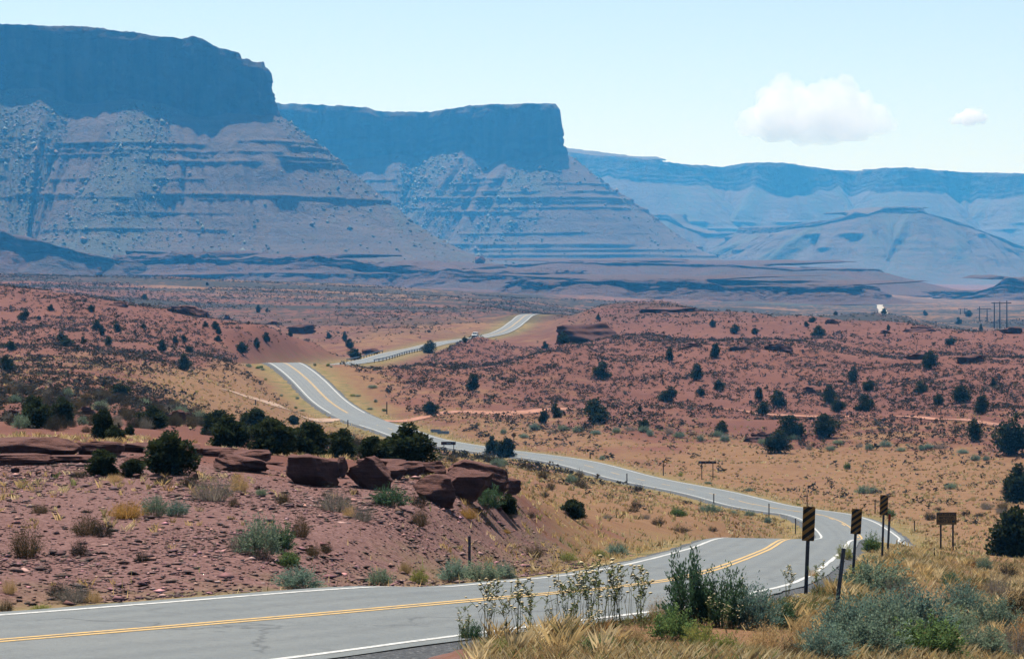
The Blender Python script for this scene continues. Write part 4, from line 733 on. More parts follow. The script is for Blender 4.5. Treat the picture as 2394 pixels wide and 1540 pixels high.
def bush(x, yb, wd, ht, kind, label, d=None, group=None, name='desert_shrub', cat='shrub', rz=None):
    p = hit(x, yb) if d is None else at(x, d); q = p[1]/S/F; o = obj(name, BUSH[kind][int(rng.integers(0, 2))]); p = p + [0, wd*q*.3, 0]
    p[2] = gz(p[0], p[1]) ; o.location = p; o.rotation_euler = (0, 0, rng.uniform(0, 6.28) if rz is None else rz); o.scale = (wd*q*1.08, wd*q*1.08, ht*q*1.05); return tag(o, label, cat, group)
for e in [
 (56,1304,96,92,'olive','olive-brown bush at the left picture edge on the gravel slope'), (199,1252,100,60,'olive','wide dark olive bush left of the golden dome'), (240,1254,60,44,'dark','dark bush touching the wide olive one'), (183,1300,58,46,'dark','small dark bush below the wide olive one'), (291,1213,110,48,'gold','large golden dome shaped bush on the gravel slope'),
 (358,1207,76,54,'sage','grey-green sagebrush right of the golden dome'), (410,1207,64,42,'teal','bluish sagebrush next to the grey-green one'), (92,1199,54,26,'olive','low brown bush near the left edge under the ledge'), (494,1172,130,76,'twig','big grey twiggy shrub in front of the sloping boulder'), (558,1148,66,46,'straw','straw coloured bush under the sloping boulder'),
 (546,1184,30,26,'olive','tiny brown bush right of the big grey twiggy shrub'), (661,1179,46,34,'olive','dark olive ball shaped bush below the largest boulder'), (609,1159,34,22,'sage','small grey bush left of the largest boulder'), (604,1304,120,104,'sage','tall grey-green bush in the middle of the gravel slope'), (560,1290,80,60,'twig','grey twigs at the left of the tall grey-green bush'), (650,1290,90,70,'dkgreen','dark leafy side of the tall grey-green bush'),
 (701,1256,62,58,'olive','brown bush right of the tall grey-green bush'), (673,1328,66,44,'green','olive green bush above the bright roadside sagebrush'), (695,1377,130,58,'teal','bright blue-green sagebrush beside the near road'), (331,1314,42,32,'dark','small dark ball bush mid gravel slope'), (780,1195,110,64,'twig','pale grey twiggy shrub under the wedge shaped boulder'), (848,1218,66,46,'twig','bluish grey twiggy shrub right of the pale one'), (815,1210,44,34,'straw','straw tuft between the two grey twiggy shrubs'),
 (888,1370,70,52,'sage','pale sagebrush on the road edge left of the large green ones'), (944,1340,24,36,'straw','thin dry bush behind the pale roadside sagebrush'), (912,1184,106,50,'dkgreen','dark green bush under the low dark block'), (980,1186,50,40,'dark','dark bush in front of the cave'), (167,1410,110,58,'twig','dead spiky clump leaning right near the road'), (130,1400,60,44,'dark','black heart of the dead spiky clump'), (215,1408,60,34,'straw','dry grass trailing from the dead spiky clump'), (92,1430,60,20,'lime','yellow-green low bush at the road edge'),
 (12,1432,46,40,'olive','brown weed clump at the lower left edge'), (20,1388,50,40,'straw','straw clump at the left edge above the road'), (183,1116,54,20,'dark','low bush at the foot of the long ledge'), (267,1125,50,22,'straw','straw bush at the foot of the ledge'), (378,1132,60,24,'dark','low dark bush under the big dark juniper'), (440,1140,60,40,'dark','dark scrub between the big juniper and the grey shrub'), (761,1292,42,30,'olive','brown bush on the gravel right of the tall bush'), (730,1300,50,34,'olive','flat brown bush beside the tall grey-green bush'),
 (981,1230,60,42,'olive','dark brown round bush at the right of the gravel slope'), (1093,1213,62,34,'gold','golden bush under the right end boulders'), (1194,1212,54,24,'twig','grey low bush right of the golden one'), (1241,1212,30,20,'dark','little dark bush beyond the grey low one'), (1137,1192,90,58,'dkgreen','dark grey-green shrub in front of the last boulders'), (1140,1230,20,18,'dark','tiny dark bush on the gravel right side'), (1184,1247,26,14,'gold','tiny golden tuft on the gravel right side'),
 (1060,1360,90,58,'teal','left half of the big blue-green roadside sagebrush'), (1130,1360,110,62,'sage','right half of the big roadside sagebrush'), (1180,1352,56,44,'teal','right tip of the big roadside sagebrush'), (1248,1304,62,36,'olive','olive bush at the broken bank'), (1443,1299,64,34,'teal','round blue-green sagebrush before the crest'), (1325,1312,56,26,'lime','yellow-green weeds at the broken bank'), (1400,1300,40,18,'lime','low weeds left of the round sagebrush'),
 (981,1364,50,44,'lime','leafy weeds left of the big roadside sagebrush'), (948,1340,40,34,'straw','pale weeds on the verge left of the big sagebrush'),
 (1538,1228,40,22,'dark','dark bush on the grass before the crest, left'), (1510,1212,30,16,'twig','grey bush behind the dark one before the crest'), (1592,1244,56,18,'dark','flat dark bush by the crest of the near road'), (1665,1242,30,14,'dark','small bush right at the crest of the near road'), (1586,1206,48,24,'green','bright green bush below the mid road'), (1659,1198,60,26,'sage','grey bush against the mid road edge'), (1480,1196,40,14,'dark','low dark bush on the grass field, middle'), (1420,1212,36,14,'twig','grey low bush right of the solitary juniper'),
 (2028,1153,64,22,'sage','long grey-green bush on the right grass flat'), (2224,1142,34,18,'sage','pale round bush on the right grass flat'), (2082,1207,30,22,'green','green bush behind the farthest striped marker'), (2193,1193,28,12,'dark','dark bush behind the yellow sign, left'), (2258,1203,30,12,'dark','dark bush behind the yellow sign, right'), (2290,1208,34,14,'dark','dark bush right of the yellow sign'), (2340,1200,34,20,'twig','grey bush between the sign and the edge juniper'), (1981,1096,22,18,'green','small green bush on the flat grass, centre right'),
 (2224,1368,58,34,'dkgreen','dark green bush below the yellow sign'), (2302,1332,44,34,'sage','grey bush right of the yellow sign posts'), (2333,1398,80,50,'twig','grey-blue tangled bush low on the right slope'), (2360,1350,60,44,'dark','dark bush under the edge juniper'), (2270,1400,60,34,'olive','brown bush on the right slope'), (2380,1440,70,50,'dark','dark bush at the right edge lower slope'), (2170,1300,26,14,'lime','small green bush by the short stake'),
 (1612,1462,130,130,'dkgreen','tall dark green bush hiding the centre line of the road'), (1690,1466,128,104,'dkgreen','second dark green bush right of the tall one'), (1768,1472,120,82,'teal','blue-green end of the verge thicket'), (1830,1468,78,54,'dkgreen','dark bush at the right end of the verge thicket'), (1571,1496,110,56,'green','bright green low bush in the dry grass'), (1640,1510,80,46,'lime','yellow-green bush in the dry grass'),
 (2054,1398,160,78,'sage','grey-green sagebrush behind the leaning post'), (2110,1412,90,56,'twig','grey side of the sagebrush behind the leaning post'), (2147,1480,170,84,'teal','large blue-green sagebrush right of the leaning post'), (2060,1470,120,70,'teal','blue-green sagebrush at the foot of the leaning post'), (2230,1490,120,70,'sage','sagebrush right of the large blue-green one'), (2023,1536,190,84,'sage','grey-green sagebrush at the bottom picture edge'), (1930,1545,120,70,'teal','sagebrush left of the bottom edge one'), (2180,1545,180,80,'green','green sagebrush at the bottom right'), (2300,1540,120,70,'sage','last sagebrush toward the bottom right corner'), (2380,1536,90,70,'twig','tangled grey shrub in the bottom right corner'), (1850,1545,70,44,'olive','brown weeds left of the bottom sagebrush'),
 (2040,1290,60,44,'green','leafy green weeds under the farthest striped marker'), (1975,1310,50,44,'lime','green weeds by the middle striped marker'), (2100,1330,50,30,'straw','dry tussock right of the middle marker'), (1900,1350,40,26,'straw','dry grass clump on the verge behind the nearest marker'), (2010,1345,60,34,'lime','leafy plant between the middle marker and the leaning post'),
 (1985,1500,130,84,'teal','blue-green sagebrush left of the bottom edge group'), (2090,1512,150,90,'sage','broad sagebrush in the middle of the bottom right group'), (2250,1440,110,64,'teal','sagebrush on the upper right of the bank group'), (2330,1480,120,76,'sage','sagebrush near the right edge of the bank group'), (1880,1500,80,50,'straw','dry bush below the leaning post'), (1790,1520,90,50,'straw','dry straw bush at the bottom centre right'),
 (1690,1540,90,50,'lime','yellow-green weeds at the bottom picture edge'), (1480,1500,90,46,'straw','straw clump under the flowering weeds'), (1400,1530,110,50,'green','green clump at the bottom picture edge, left'), (1300,1540,100,46,'straw','straw clump at the bottom edge beside the shoulder'), (1180,1530,80,40,'lime','green weeds where the shoulder gravel ends'), (1100,1500,70,50,'dkgreen','dark leafy clump at the left end of the verge weeds'), (1540,1450,70,60,'straw','tall straw grass left of the tall dark green bush'),
 (870,908,28,10,'sage','flat grey-green bush on the slope right of the hill road')]:
    if e[0] > 1540 and e[1] > 1375: e = (e[0], e[1], e[2]*1.22, e[3]*1.4, *e[4:])        # the thick growth on the near bank
    bush(*e)

# ------------------------------------------------------------------ scrub
_tr = np.concatenate([np.array([v.co[:2] for v in o.data.vertices][::5]) for o in bpy.data.objects if o.name.startswith('dirt_track')])
def off_track(X, Y):
    k = np.ones(len(X), bool)
    for i in range(0, len(X), 4000):
        d2 = ((X[i:i+4000, None] - _tr[None, :, 0])**2 + ((Y[i:i+4000, None] - _tr[None, :, 1]))**2).min(1); k[i:i+4000] = d2 > 3.2**2
    return k
def scrub_density(X, Y):
    g = look(gr, X, Y); c = fbm(X/9, Y/22, 3, 301); b = fbm(X/45, Y/110, 2, 307)
    dn = (1.0 - .90*sst(.3, .75, g))*(.72 + 1.2*c + .7*b)*sst(110, 330, Y)
    return (rng.random(len(X)) < np.clip(dn, 0, 1)) & (look(RD, X, Y) > 7.5 + .006*Y)
sx, sy = scatter(58000, -60, 2460, 130, 900, scrub_density); k = off_track(sx, sy); sx, sy = sx[k], sy[k]
szs = gz(sx, sy); k = visible(sx, sy, szs + .5); sx, sy, szs = sx[k], sy[k], szs[k]
sw = np.clip(rng.lognormal(-.08, .35, len(sx)), .4, 1.9); sh = sw*rng.uniform(.45, .8, len(sx))
SC_COL = np.array([(.034, .031, .025), (.045, .038, .030), (.028, .030, .022), (.062, .060, .048), (.085, .09, .07)]); SC_P = [.36, .26, .22, .11, .05]
def scrub_mesh(name, X, Y, Z, w_, h_, ntri):
    n_ = len(X); th = rng.uniform(0, 6.283, (n_, ntri)); rr = np.sqrt(rng.random((n_, ntri)))*.42; zz = rng.uniform(.08, .8, (n_, ntri))*(1 - 1.1*rr**2)
    C = np.stack([rr*np.cos(th), rr*np.sin(th), zz], -1); e = rng.normal(0, 1, (n_, ntri, 3, 3)); e *= (.27 if ntri > 10 else .34)/np.linalg.norm(e, axis=-1, keepdims=True)
    V = (C[:, :, None, :] + e)*np.stack([w_, w_, h_], -1)[:, None, None, :]; V[..., 2] = np.maximum(V[..., 2], -.05)
    V += np.stack([X, Y, Z], -1)[:, None, None, :]
    c = SC_COL[rng.choice(5, n_, p=SC_P)][:, None, :]*rng.uniform(.75, 1.3, (n_, ntri, 1))
    return mesh(name, V.reshape(-1, 3), np.arange(n_*ntri*3).reshape(-1, 3), M_leaf, cols=np.repeat(c.reshape(-1, 3), 3, 0))
inpic = (np.abs(sx/sy) < .178)
rank = np.argsort(-(sw/sy)*inpic); ind = rank[:300]; rest = rank[300:]
LM = [('the left juniper group on red soil', 100, 995), ('the juniper with a bare trunk', 239, 1020), ('the low spreading juniper by the humped rock', 352, 998), ('the low wide juniper by the pale side track', 507, 1016), ('the upright juniper by the pale side track', 595, 1012),
      ('the juniper where the side track meets the road', 684, 988), ('the biggest roadside juniper', 954, 1060), ('the juniper pair beside the mid road', 1166, 1062), ('the solitary squat juniper', 1339, 1208), ('the brown sign before the biggest juniper', 1048, 1050), ('the brown sign on the grass flat', 1652, 1110),
      ('the yellow two-post sign', 2212, 1280), ('the edge juniper behind the yellow sign', 2370, 1290), ('the juniper at the right edge of the flat', 2370, 1170), ('the last boulder of the row', 1186, 1150), ('the crest of the near road', 1760, 1245), ('the nearest striped marker', 1884, 1260), ('the farthest striped marker', 2064, 1200),
      ('the wide juniper in the left brush', 281, 925), ('the single juniper in the left brush', 430, 862), ('the juniper at the left edge brush', 15, 866), ('the largest juniper below the track', 1393, 988), ('the pale culvert blocks', 1028, 1012), ('the diamond sign', 1200, 1040)]
def px(X, Y, Z): return (X/Y*F + 512)*S, HY - Z/Y*F*S
ax, ay = px(sx[ind], sy[ind], szs[ind]); lmx = np.array([l[1] for l in LM]); lmy = np.array([l[2] for l in LM])
dm = np.hypot(ax[:, None] - lmx, ay[:, None] - lmy); own = dm.argmin(1)
for l in range(len(LM)):
    mem = np.where(own == l)[0]; mem = mem[np.argsort(dm[mem, l])]
    for r_, m_ in enumerate(mem):
        i = ind[m_]; kd = rng.choice(['dark', 'olive', 'twig', 'sage'], p=[.58, .2, .1, .12])
        o = obj('scrub_bush', BUSH[kd][int(rng.integers(0, 2))], None, (sx[i], sy[i], szs[i]), (0, 0, rng.uniform(0, 6.28)), (sw[i], sw[i], sh[i])); tag(o, f'low scrub bush, {nth(r_ + 1)} nearest to {LM[l][0]}', 'scrub', 'scrub bushes nearest to ' + LM[l][0][4:])
tag(obj('scrub', scrub_mesh('scrub', sx[rest], sy[rest], szs[rest], sw[rest], sh[rest], 11)), 'dense dark scrub dotting the red slopes', 'scrub', kind='stuff')
fx, fy = scatter(60000, -60, 2460, 900, 2400, lambda X, Y: (rng.random(len(X)) < np.clip(.5 + 1.1*fbm(X/60, Y/180, 3, 311) - .35*look(gr, X, Y)*sst(1250, 1400, Y) , 0, 1)) & (look(RD, X, Y) > 9 + .004*Y))
fz = gz(fx, fy); k = visible(fx, fy, fz + .5); fx, fy, fz = fx[k], fy[k], fz[k]
fw = np.clip(rng.lognormal(.25, .35, len(fx)), .6, 2.6)*(1 + .25*sst(1300, 2300, fy)); tag(obj('distant_scrub', scrub_mesh('distant_scrub', fx, fy, fz, fw, fw*.6, 6)), 'far scrub on the plain and the distant red ridges', 'scrub', kind='stuff')
# rows of pale sage along the wash right of the mid road
for i in range(34):
    x = 1190 + i*34 + rng.uniform(-14, 14); y = np.interp(x, [1190, 1400, 1750, 2100, 2393], [1012, 1016, 1030, 1052, 1068]) + rng.uniform(-12, 14)
    bush(x, y, rng.uniform(18, 38), rng.uniform(11, 20), rng.choice(['sage', 'teal', 'twig', 'sage']), f'pale sagebrush in the belt along the wash below the track, {nth(i + 1)} from left', group='sagebrush along the wash')
for nm, y0, y1, cnt in (('hill road', 515, 606, 18), ('mid road', 262, 440, 12)):      # bushes on the verges
    sp = []
    for i in range(cnt):
        j = int(np.searchsorted(road[:, 1], rng.uniform(y0, y1))); q = road[j] + road_n[j]*rng.choice([-1, 1])*rng.uniform(5.2, 9); sp.append((q[0]/q[1], q[0], q[1]))
    for i, (_, qx, qy) in enumerate(sorted(sp)):
        o = obj('verge_shrub', BUSH[rng.choice(['sage', 'green', 'lime', 'teal'], p=[.4, .25, .15, .2])][i % 2], None, (qx, qy, gz(qx, qy)), (0, 0, rng.uniform(0, 6)), (rng.uniform(.7, 1.7), rng.uniform(.7, 1.6), rng.uniform(.4, .85)))
        tag(o, f'green shrub on the grassy verge of the {nm}, {nth(i + 1)} from left', 'shrub', f'shrubs on the {nm} verge')

# ------------------------------------------------------------------ grass
def grass_mesh(name, X, Y, h_, wd, lean, cols_):
    n_ = len(X); B = np.stack([X, Y, gz(X, Y) - .02], -1); th = rng.uniform(0, 6.283, n_); l = lean*h_*rng.uniform(.2, 1.0, n_)
    D = np.stack([np.cos(th)*l + .12*h_, np.sin(th)*l, h_], -1); a = np.stack([-np.sin(th + 1), np.cos(th + 1), 0*th], -1); a = np.where(rng.random((n_, 1)) < .6, np.array([[1., 0, 0]]), a)*wd[:, None]
    V = np.stack([B - a, B + a, B + D*np.array([.45, .45, .62]) + a*.7, B + D], 1); i = 4*np.arange(n_)[:, None]
    return mesh(name, V.reshape(-1, 3), np.concatenate([i + [[0, 1, 2]], i + [[0, 2, 3]]], 0), M_dry, cols=np.repeat(cols_, 4, 0))
GC = np.array([(.68, .50, .23), (.56, .39, .17), (.76, .61, .34), (.43, .35, .16), (.27, .29, .105), (.44, .26, .11)])
def gcols(n_, p, X=None, Y=None):
    c = GC[rng.choice(6, n_, p=p)]
    if X is not None: m_ = sst(.05, .3, fbm(X/2.2, Y/3, 2, 461))[:, None]; c = c*(1 - m_) + m_*GC[rng.choice([3, 4, 4, 5], n_)]*.85
    return c*rng.uniform(.7, 1.2, (n_, 1))
def right_bank(X, Y):        # the bank between the camera hill and the near road
    rs = look(RS, X, Y); c = fbm(X/1.6, Y/1.6, 3, 401) + .5*fbm(X/6, Y/6, 2, 405)
    return (rs > 0) & ((X > -.75 + .5*rng.random(len(X))) | (Y > 60)) & (look(RD, X, Y) > 4.1 + .5*rng.random(len(X)) + gravel_apron(X, Y)) & (rng.random(len(X)) < np.clip(.72 + 1.2*c, .08, 1))
X, Y = scatter(190000, 850, 2460, 33, 135, right_bank)
X2, Y2 = scatter(110000, 700, 2460, 33, 64, right_bank); X = np.concatenate([X, X2]); Y = np.concatenate([Y, Y2])
tag(obj('dry_grass', grass_mesh('dry_grass', X, Y, rng.uniform(.05, .26, len(X))*(.75 + .6*vn(X/2.5, Y/2.5, 9)), np.clip(.0008 + Y*.000026, 0, .02), 1.0, gcols(len(X), [.3, .22, .24, .1, .08, .06], X, Y))), 'tall dry straw grass on the near verge and bank', 'grass', kind='stuff')
X, Y = scatter(60000, -60, 2460, 42, 520, lambda X, Y: (look(RD, X, Y) > 4.3) & (look(RD, X, Y) < 4.9 + 4.5*rng.random(len(X))**2 + .006*Y) & ~((look(RS, X, Y) > 0) & (Y < 130)) & (rng.random(len(X)) < np.clip(.5 + fbm(X/4, Y/4, 2, 411), .05, 1)))
tag(obj('verge_grass', grass_mesh('verge_grass', X, Y, rng.uniform(.12, .42, len(X)), .004 + Y*.00012, .5, gcols(len(X), [.24, .14, .16, .18, .24, .04]))), 'yellow-green grass fringing both sides of the road', 'grass', kind='stuff')
# tussocks: clumped blades on the grass flats and between the stones
def tussocks(name, X, Y, nb, hmin, hmax, rad, wk, p, lab, w0=.004):
    h_ = np.repeat(rng.uniform(hmin, hmax, len(X)), nb)*rng.uniform(.6, 1.1, len(X)*nb); r0 = np.repeat(rng.uniform(.4, 1, len(X))*rad, nb); th = rng.uniform(0, 6.283, len(X)*nb); rr = r0*np.sqrt(rng.random(len(X)*nb))
    c = np.repeat(gcols(len(X), p), nb, 0)*rng.uniform(.85, 1.15, (len(X)*nb, 1)); XX = np.repeat(X, nb) + rr*np.cos(th); YY = np.repeat(Y, nb) + rr*np.sin(th)
    tag(obj(name, grass_mesh(name, XX, YY, h_, w0 + YY*wk, .9, c)), lab, 'grass', kind='stuff')
X, Y = scatter(25000, -60, 2460, 110, 520, lambda X, Y: (look(RD, X, Y) > 5) & (rng.random(len(X)) < np.clip(look(gr, X, Y)*1.1 - .2 + .5*fbm(X/7, Y/14, 2, 421), 0, 1))); k = visible(X, Y, gz(X, Y) + .3); X, Y = X[k], Y[k]
tussocks('grass_tussocks', X, Y, 5, .12, .34, .28, .00022, [.36, .3, .06, .1, .02, .16], 'tan grass tussocks all over the open flats')
X, Y = scatter(2600, 1050, 2460, 35, 120, lambda X, Y: right_bank(X, Y) & (rng.random(len(X)) < np.clip(.5 + 1.6*fbm(X/4, Y/4, 2, 471), .05, 1)))
tussocks('bank_tussocks', X, Y, 34, .16, .46, .16, .00003, [.34, .2, .3, .08, .02, .06], 'pale straw tussocks standing out of the grass on the near bank', .0008)
X, Y = scatter(5200, -60, 1700, 50, 125, lambda X, Y: (look(RD, X, Y) > 4.8) & (look(RS, X, Y) < 0) & (rng.random(len(X)) < np.clip(.22 + .9*fbm(X/5, Y/5, 2, 431) + .3*look(gr, X, Y), 0, 1)))
tussocks('slope_tussocks', X, Y, 14, .06, .28, .14, .00009, [.34, .22, .2, .1, .06, .08], 'small straw tufts between the stones of the gravel slope', .001)

# ------------------------------------------------------------------ flowering weeds on the near verge
M_flower = plain_mat('cream_flower', (.66, .52, .28), .8, .15, 40); M_stem = leaf_mat('weed_leaf', .5)
def weed_meshes(seed, bare=False):
    r = np.random.default_rng(seed); st = []; tips = []
    ns_ = int(r.integers(4, 8)); main = []
    for k in range(ns_):
        a = r.uniform(0, 6.28); l = r.uniform(.04, .22); h_ = r.uniform(.6, 1.0); tip = np.array([l*math.cos(a), l*math.sin(a), h_]); main.append((np.array([r.normal(0, .03), r.normal(0, .03), -.03]), tip))
        for _ in range(int(r.integers(2, 5))):
            f = r.uniform(.55, .95); p0 = main[-1][0]*(1-f) + tip*f; t2 = p0 + np.array([r.normal(0, .1), r.normal(0, .1), r.uniform(.08, .2)]); main.append((p0, t2)); tips.append(t2)
        tips.append(tip)
    B = np.array([m[0] for m in main]); T = np.array([m[1] for m in main]); v, f = blades(B, T, .006, r, .03); v2, f2_ = blades(B, T, .006, r, .03)
    V, Fc, C = join([(v, f, vary((.20, .19, .09), len(B), 5, r)), (v2, f2_, vary((.20, .19, .09), len(B), 5, r))]); stem = mesh('stem', V, Fc, M_stem, cols=C)
    leaf = None
    if not bare:
        k = r.integers(0, len(B), 300); t_ = r.uniform(.05, .92, 300)[:, None]; P = B[k]*(1-t_) + T[k]*t_; D = r.normal(0, 1, P.shape) + [0, 0, .5]
        v, f = tri_leaves(P, D, r.uniform(.03, .065, 300), r.uniform(.010, .020, 300), r); leaf = mesh('foliage', v, f, M_stem, cols=np.repeat(np.array([(.20, .26, .085), (.27, .30, .12), (.14, .19, .07)])[r.integers(0, 3, 300)], 4, 0))
    heads = []
    for tpt in tips:
        if r.random() < .45: continue
        mb = MB(); rr = r.uniform(.022, .040); b = []
        for i, (z, q) in enumerate(((-.4, .35), (0, 1), (.35, .85), (.55, .3))):
            b += [tuple(tpt + np.array([rr*q*math.cos(a), rr*q*math.sin(a), rr*z])) for a in np.linspace(0, 6.283, 8)[:-1]]
        Fq = [[7*i + j, 7*i + (j+1) % 7, 7*(i+1) + (j+1) % 7, 7*(i+1) + j] for i in range(3) for j in range(7)] + [[21 + j for j in range(7)], list(range(6, -1, -1))]
        mb.add(b, Fq); heads.append(mb.mesh('flower_head', M_flower))
    return stem, leaf, heads
WEED = [weed_meshes(700 + k, k in (2, 5)) for k in range(7)]
def weed(x, d, h_, label, group, k):
    p = at(x, d); e = obj('flowering_weed', None, None, p, (0, 0, rng.uniform(0, 6.28)), (h_, h_, h_)); e.empty_display_size = .2
    st, lf, hd = WEED[k % 7]; obj('stem', st, e)
    if lf: obj('foliage', lf, e)
    for h1 in hd: obj('flower_head', h1, e)
    tag(e, label, 'wildflower', group)
_w = 0
WL = [(1075,41,.5),(1092,40.5,.62),(1135,41,.95),(1146,42,1.0),(1188,41,.75),(1210,42,.9),(1216,40,.95),(1240,41,.8),(1288,41.5,.55),(1300,42,.95),(1318,42,.85),(1345,43,1.05),(1360,42,.95),(1376,43,1.05),(1392,42,1.1),(1405,43,.9),(1420,44,1.1),(1436,43,1.05),(1452,43,.8),(1470,44,1.0),(1490,44,.95),(1500,43,.8),(1333,40,.7),(1412,40,.7),(1381,39.5,.5)]
for x, d, h_ in WL:
    weed(x, d, h_*.95, f'leafy cream flowered weed in front of the near road, {nth(1 + sum(q[0] < x for q in WL))} from left', 'weeds in front of the near road', _w); _w += 1
WR = [(1655,44,.6),(1690,46,.7),(1712,45,.62),(1735,47,.75),(1752,45,.7),(1770,46,.55),(1698,43,.5),(1790,47,.6),(1720,43,.5),(1838,55,.8),(1920,58,.85),(1905,57,.8),(1860,52,.5),(1880,50,.5),(1908,48,.45),(1845,47,.45),(1822,45,.45),(1940,56,.4),(2010,58,.4),(2120,55,.4)]
for x, d, h_ in WR:
    weed(x, d, h_*.85, f'cream flowered weed on the bank round the nearest striped marker, {nth(1 + sum(q[0] < x for q in WR))} from left', 'weeds by the nearest marker', _w); _w += 1

# ------------------------------------------------------------------ signs and posts
M_post = plain_mat('weathered_steel', (.085, .095, .115), .55, .25, 20, .6); M_panel = plain_mat('marker_yellow', (.52, .215, .04), .5, .12, 30); M_black = plain_mat('marker_black', (.010, .010, .011), .6, .2, 30)
M_wood = plain_mat('brown_stained_wood', (.12, .042, .028), .8, .3, 8); M_creo = plain_mat('dark_timber', (.05, .034, .026), .85, .3, 6); M_letter = plain_mat('cream_lettering', (.55, .5, .42), .7, .1, 20); M_bolt = plain_mat('bolt_zinc', (.4, .41, .42), .4, .1, 40, .8)
def u_post(h_, w_=.055, d_=.032):
    return MB().box(-w_/2, w_/2, d_ - .004, d_, -.35, h_).box(-w_/2, -w_/2 + .006, 0, d_ - .004, -.35, h_).box(w_/2 - .006, w_/2, 0, d_ - .004, -.35, h_).box(-w_/2 - .014, -w_/2, 0, .005, -.35, h_).box(w_/2, w_/2 + .014, 0, .005, -.35, h_).mesh('post', M_post)
def clip_poly(poly, a, b, c):        # keep a*x + b*z <= c
    out = []
    for i in range(len(poly)):
        p, q = poly[i], poly[(i+1) % len(poly)]; fp, fq = a*p[0] + b*p[1] - c, a*q[0] + b*q[1] - c
        if fp <= 0: out.append(p)
        if fp*fq < 0: t_ = fp/(fp - fq); out.append((p[0] + (q[0]-p[0])*t_, p[1] + (q[1]-p[1])*t_))
    return out
def plate(w_, h_, r_, y0, y1, z0, name, mat):
    pts = []
    for cx, cz, a0 in ((w_/2 - r_, h_ - r_, 0), (-w_/2 + r_, h_ - r_, 90), (-w_/2 + r_, r_, 180), (w_/2 - r_, r_, 270)):
        pts += [(cx + r_*math.cos(R(a0 + k*30)), cz + r_*math.sin(R(a0 + k*30))) for k in range(4)]
    n_ = len(pts); V = [(x, y0, z0 + z) for x, z in pts] + [(x, y1, z0 + z) for x, z in pts]
    return mesh(name, V, [list(range(n_)), list(range(2*n_-1, n_-1, -1))] + [[i, n_ + i, n_ + (i+1) % n_, (i+1) % n_] for i in range(n_)], mat)
def striped_marker(x0, x1, yt, yb, xbase, ybase, d, label, yaw):
    k = d/S/F; p = at(xbase, d); zt = -(yt - HY)*k; zb = -(yb - HY)*k; xm = ((x0 + x1)/2/S - 512)/F*d
    h_ = zt - p[2]; lean = math.atan2(xm - p[0], (zt + zb)/2 - p[2]); e = obj('striped_marker', None, None, p, (0, lean, yaw)); e.empty_display_size = .3
    obj('post', u_post(h_ - .02), e); w_ = (x1 - x0)*k; ph = zt - zb
    pn = obj('panel', plate(w_, ph, .02, -.012, -.006, h_ - ph, 'panel', M_panel), e)
    rect = [(-w_/2 + .004, .004), (w_/2 - .004, .004), (w_/2 - .004, ph - .004), (-w_/2 + .004, ph - .004)]; pitch = ph/4.05; c0 = -.5*w_
    for s_ in range(-1, 5):
        lo = s_*pitch - .10*ph; pl = clip_poly(clip_poly(rect, -.80, 1, lo + pitch*.52), .80, -1, -lo)
        if len(pl) >= 3:
            n_ = len(pl); V = [(a, -.0145, h_ - ph + b) for a, b in pl] + [(a, -.0115, h_ - ph + b) for a, b in pl]
            obj('stripe', mesh('stripe', V, [list(range(n_)), list(range(2*n_-1, n_-1, -1))] + [[i, n_ + i, n_ + (i+1) % n_, (i+1) % n_] for i in range(n_)], M_black), pn)
    for bz in (.12, .88): obj('bolt', MB().tube([(0, -.019, h_ - ph + ph*bz), (0, -.012, h_ - ph + ph*bz)], .009, 8).mesh('bolt', M_bolt), pn)
    return tag(e, label, 'road sign', 'striped markers on the bend')
striped_marker(1875, 1904, 1182, 1262, 1883, 1390, 62, 'largest and nearest black and yellow striped marker on a tall post', .04)
striped_marker(1989, 2013, 1187, 1246, 1993, 1325, 84, 'middle one of the three black and yellow striped markers', -.06)
striped_marker(2056, 2075, 1155, 1202, 2061, 1272, 106, 'smallest and farthest of the three black and yellow striped markers', .08)
def post(x, yb, yt, xt, wd, label, d=None, mat=None, cap=None, tagname='road_post', cat='post'):
    p = hit(x, yb) if d is None else at(x, d); k = p[1]/S/F; zt = -(yt - HY)*k; h_ = zt - p[2]; lean = math.atan2((xt - x)*k, h_); w_ = max(wd*k, .05)
    e = obj(tagname, None, None, p, (0, lean, 0)); e.empty_display_size = .2
    obj('shaft', MB().box(-w_/2, w_/2, 0, .012, -.3, h_).box(-w_/2, -w_/2 + .012, .012, .045, -.3, h_).box(w_/2 - .012, w_/2, .012, .045, -.3, h_).mesh('shaft', mat or M_post), e)
    if cap: obj('reflector', MB().box(-w_*.55, w_*.55, -.012, -.001, h_ - .28, h_ + .01).mesh('reflector', cap), e)
    else: obj('cap', MB().box(-w_*.53, w_*.53, -.004, .049, h_, h_ + .012).mesh('cap', M_post), e)
    return tag(e, label, cat)
M_red = plain_mat('red_reflector', (.45, .06, .03), .4, .1, 30)
post(1952, 1438, 1280, 1972, 9, 'tall leaning dark post standing in the grass between two striped markers', d=52)
post(1097, 1322, 1252, 1097, 6.5, 'short black post behind the big roadside sagebrush')
post(2074, 1264, 1200, 2079, 5, 'red topped thin post right of the farthest striped marker', d=112, cap=M_red)
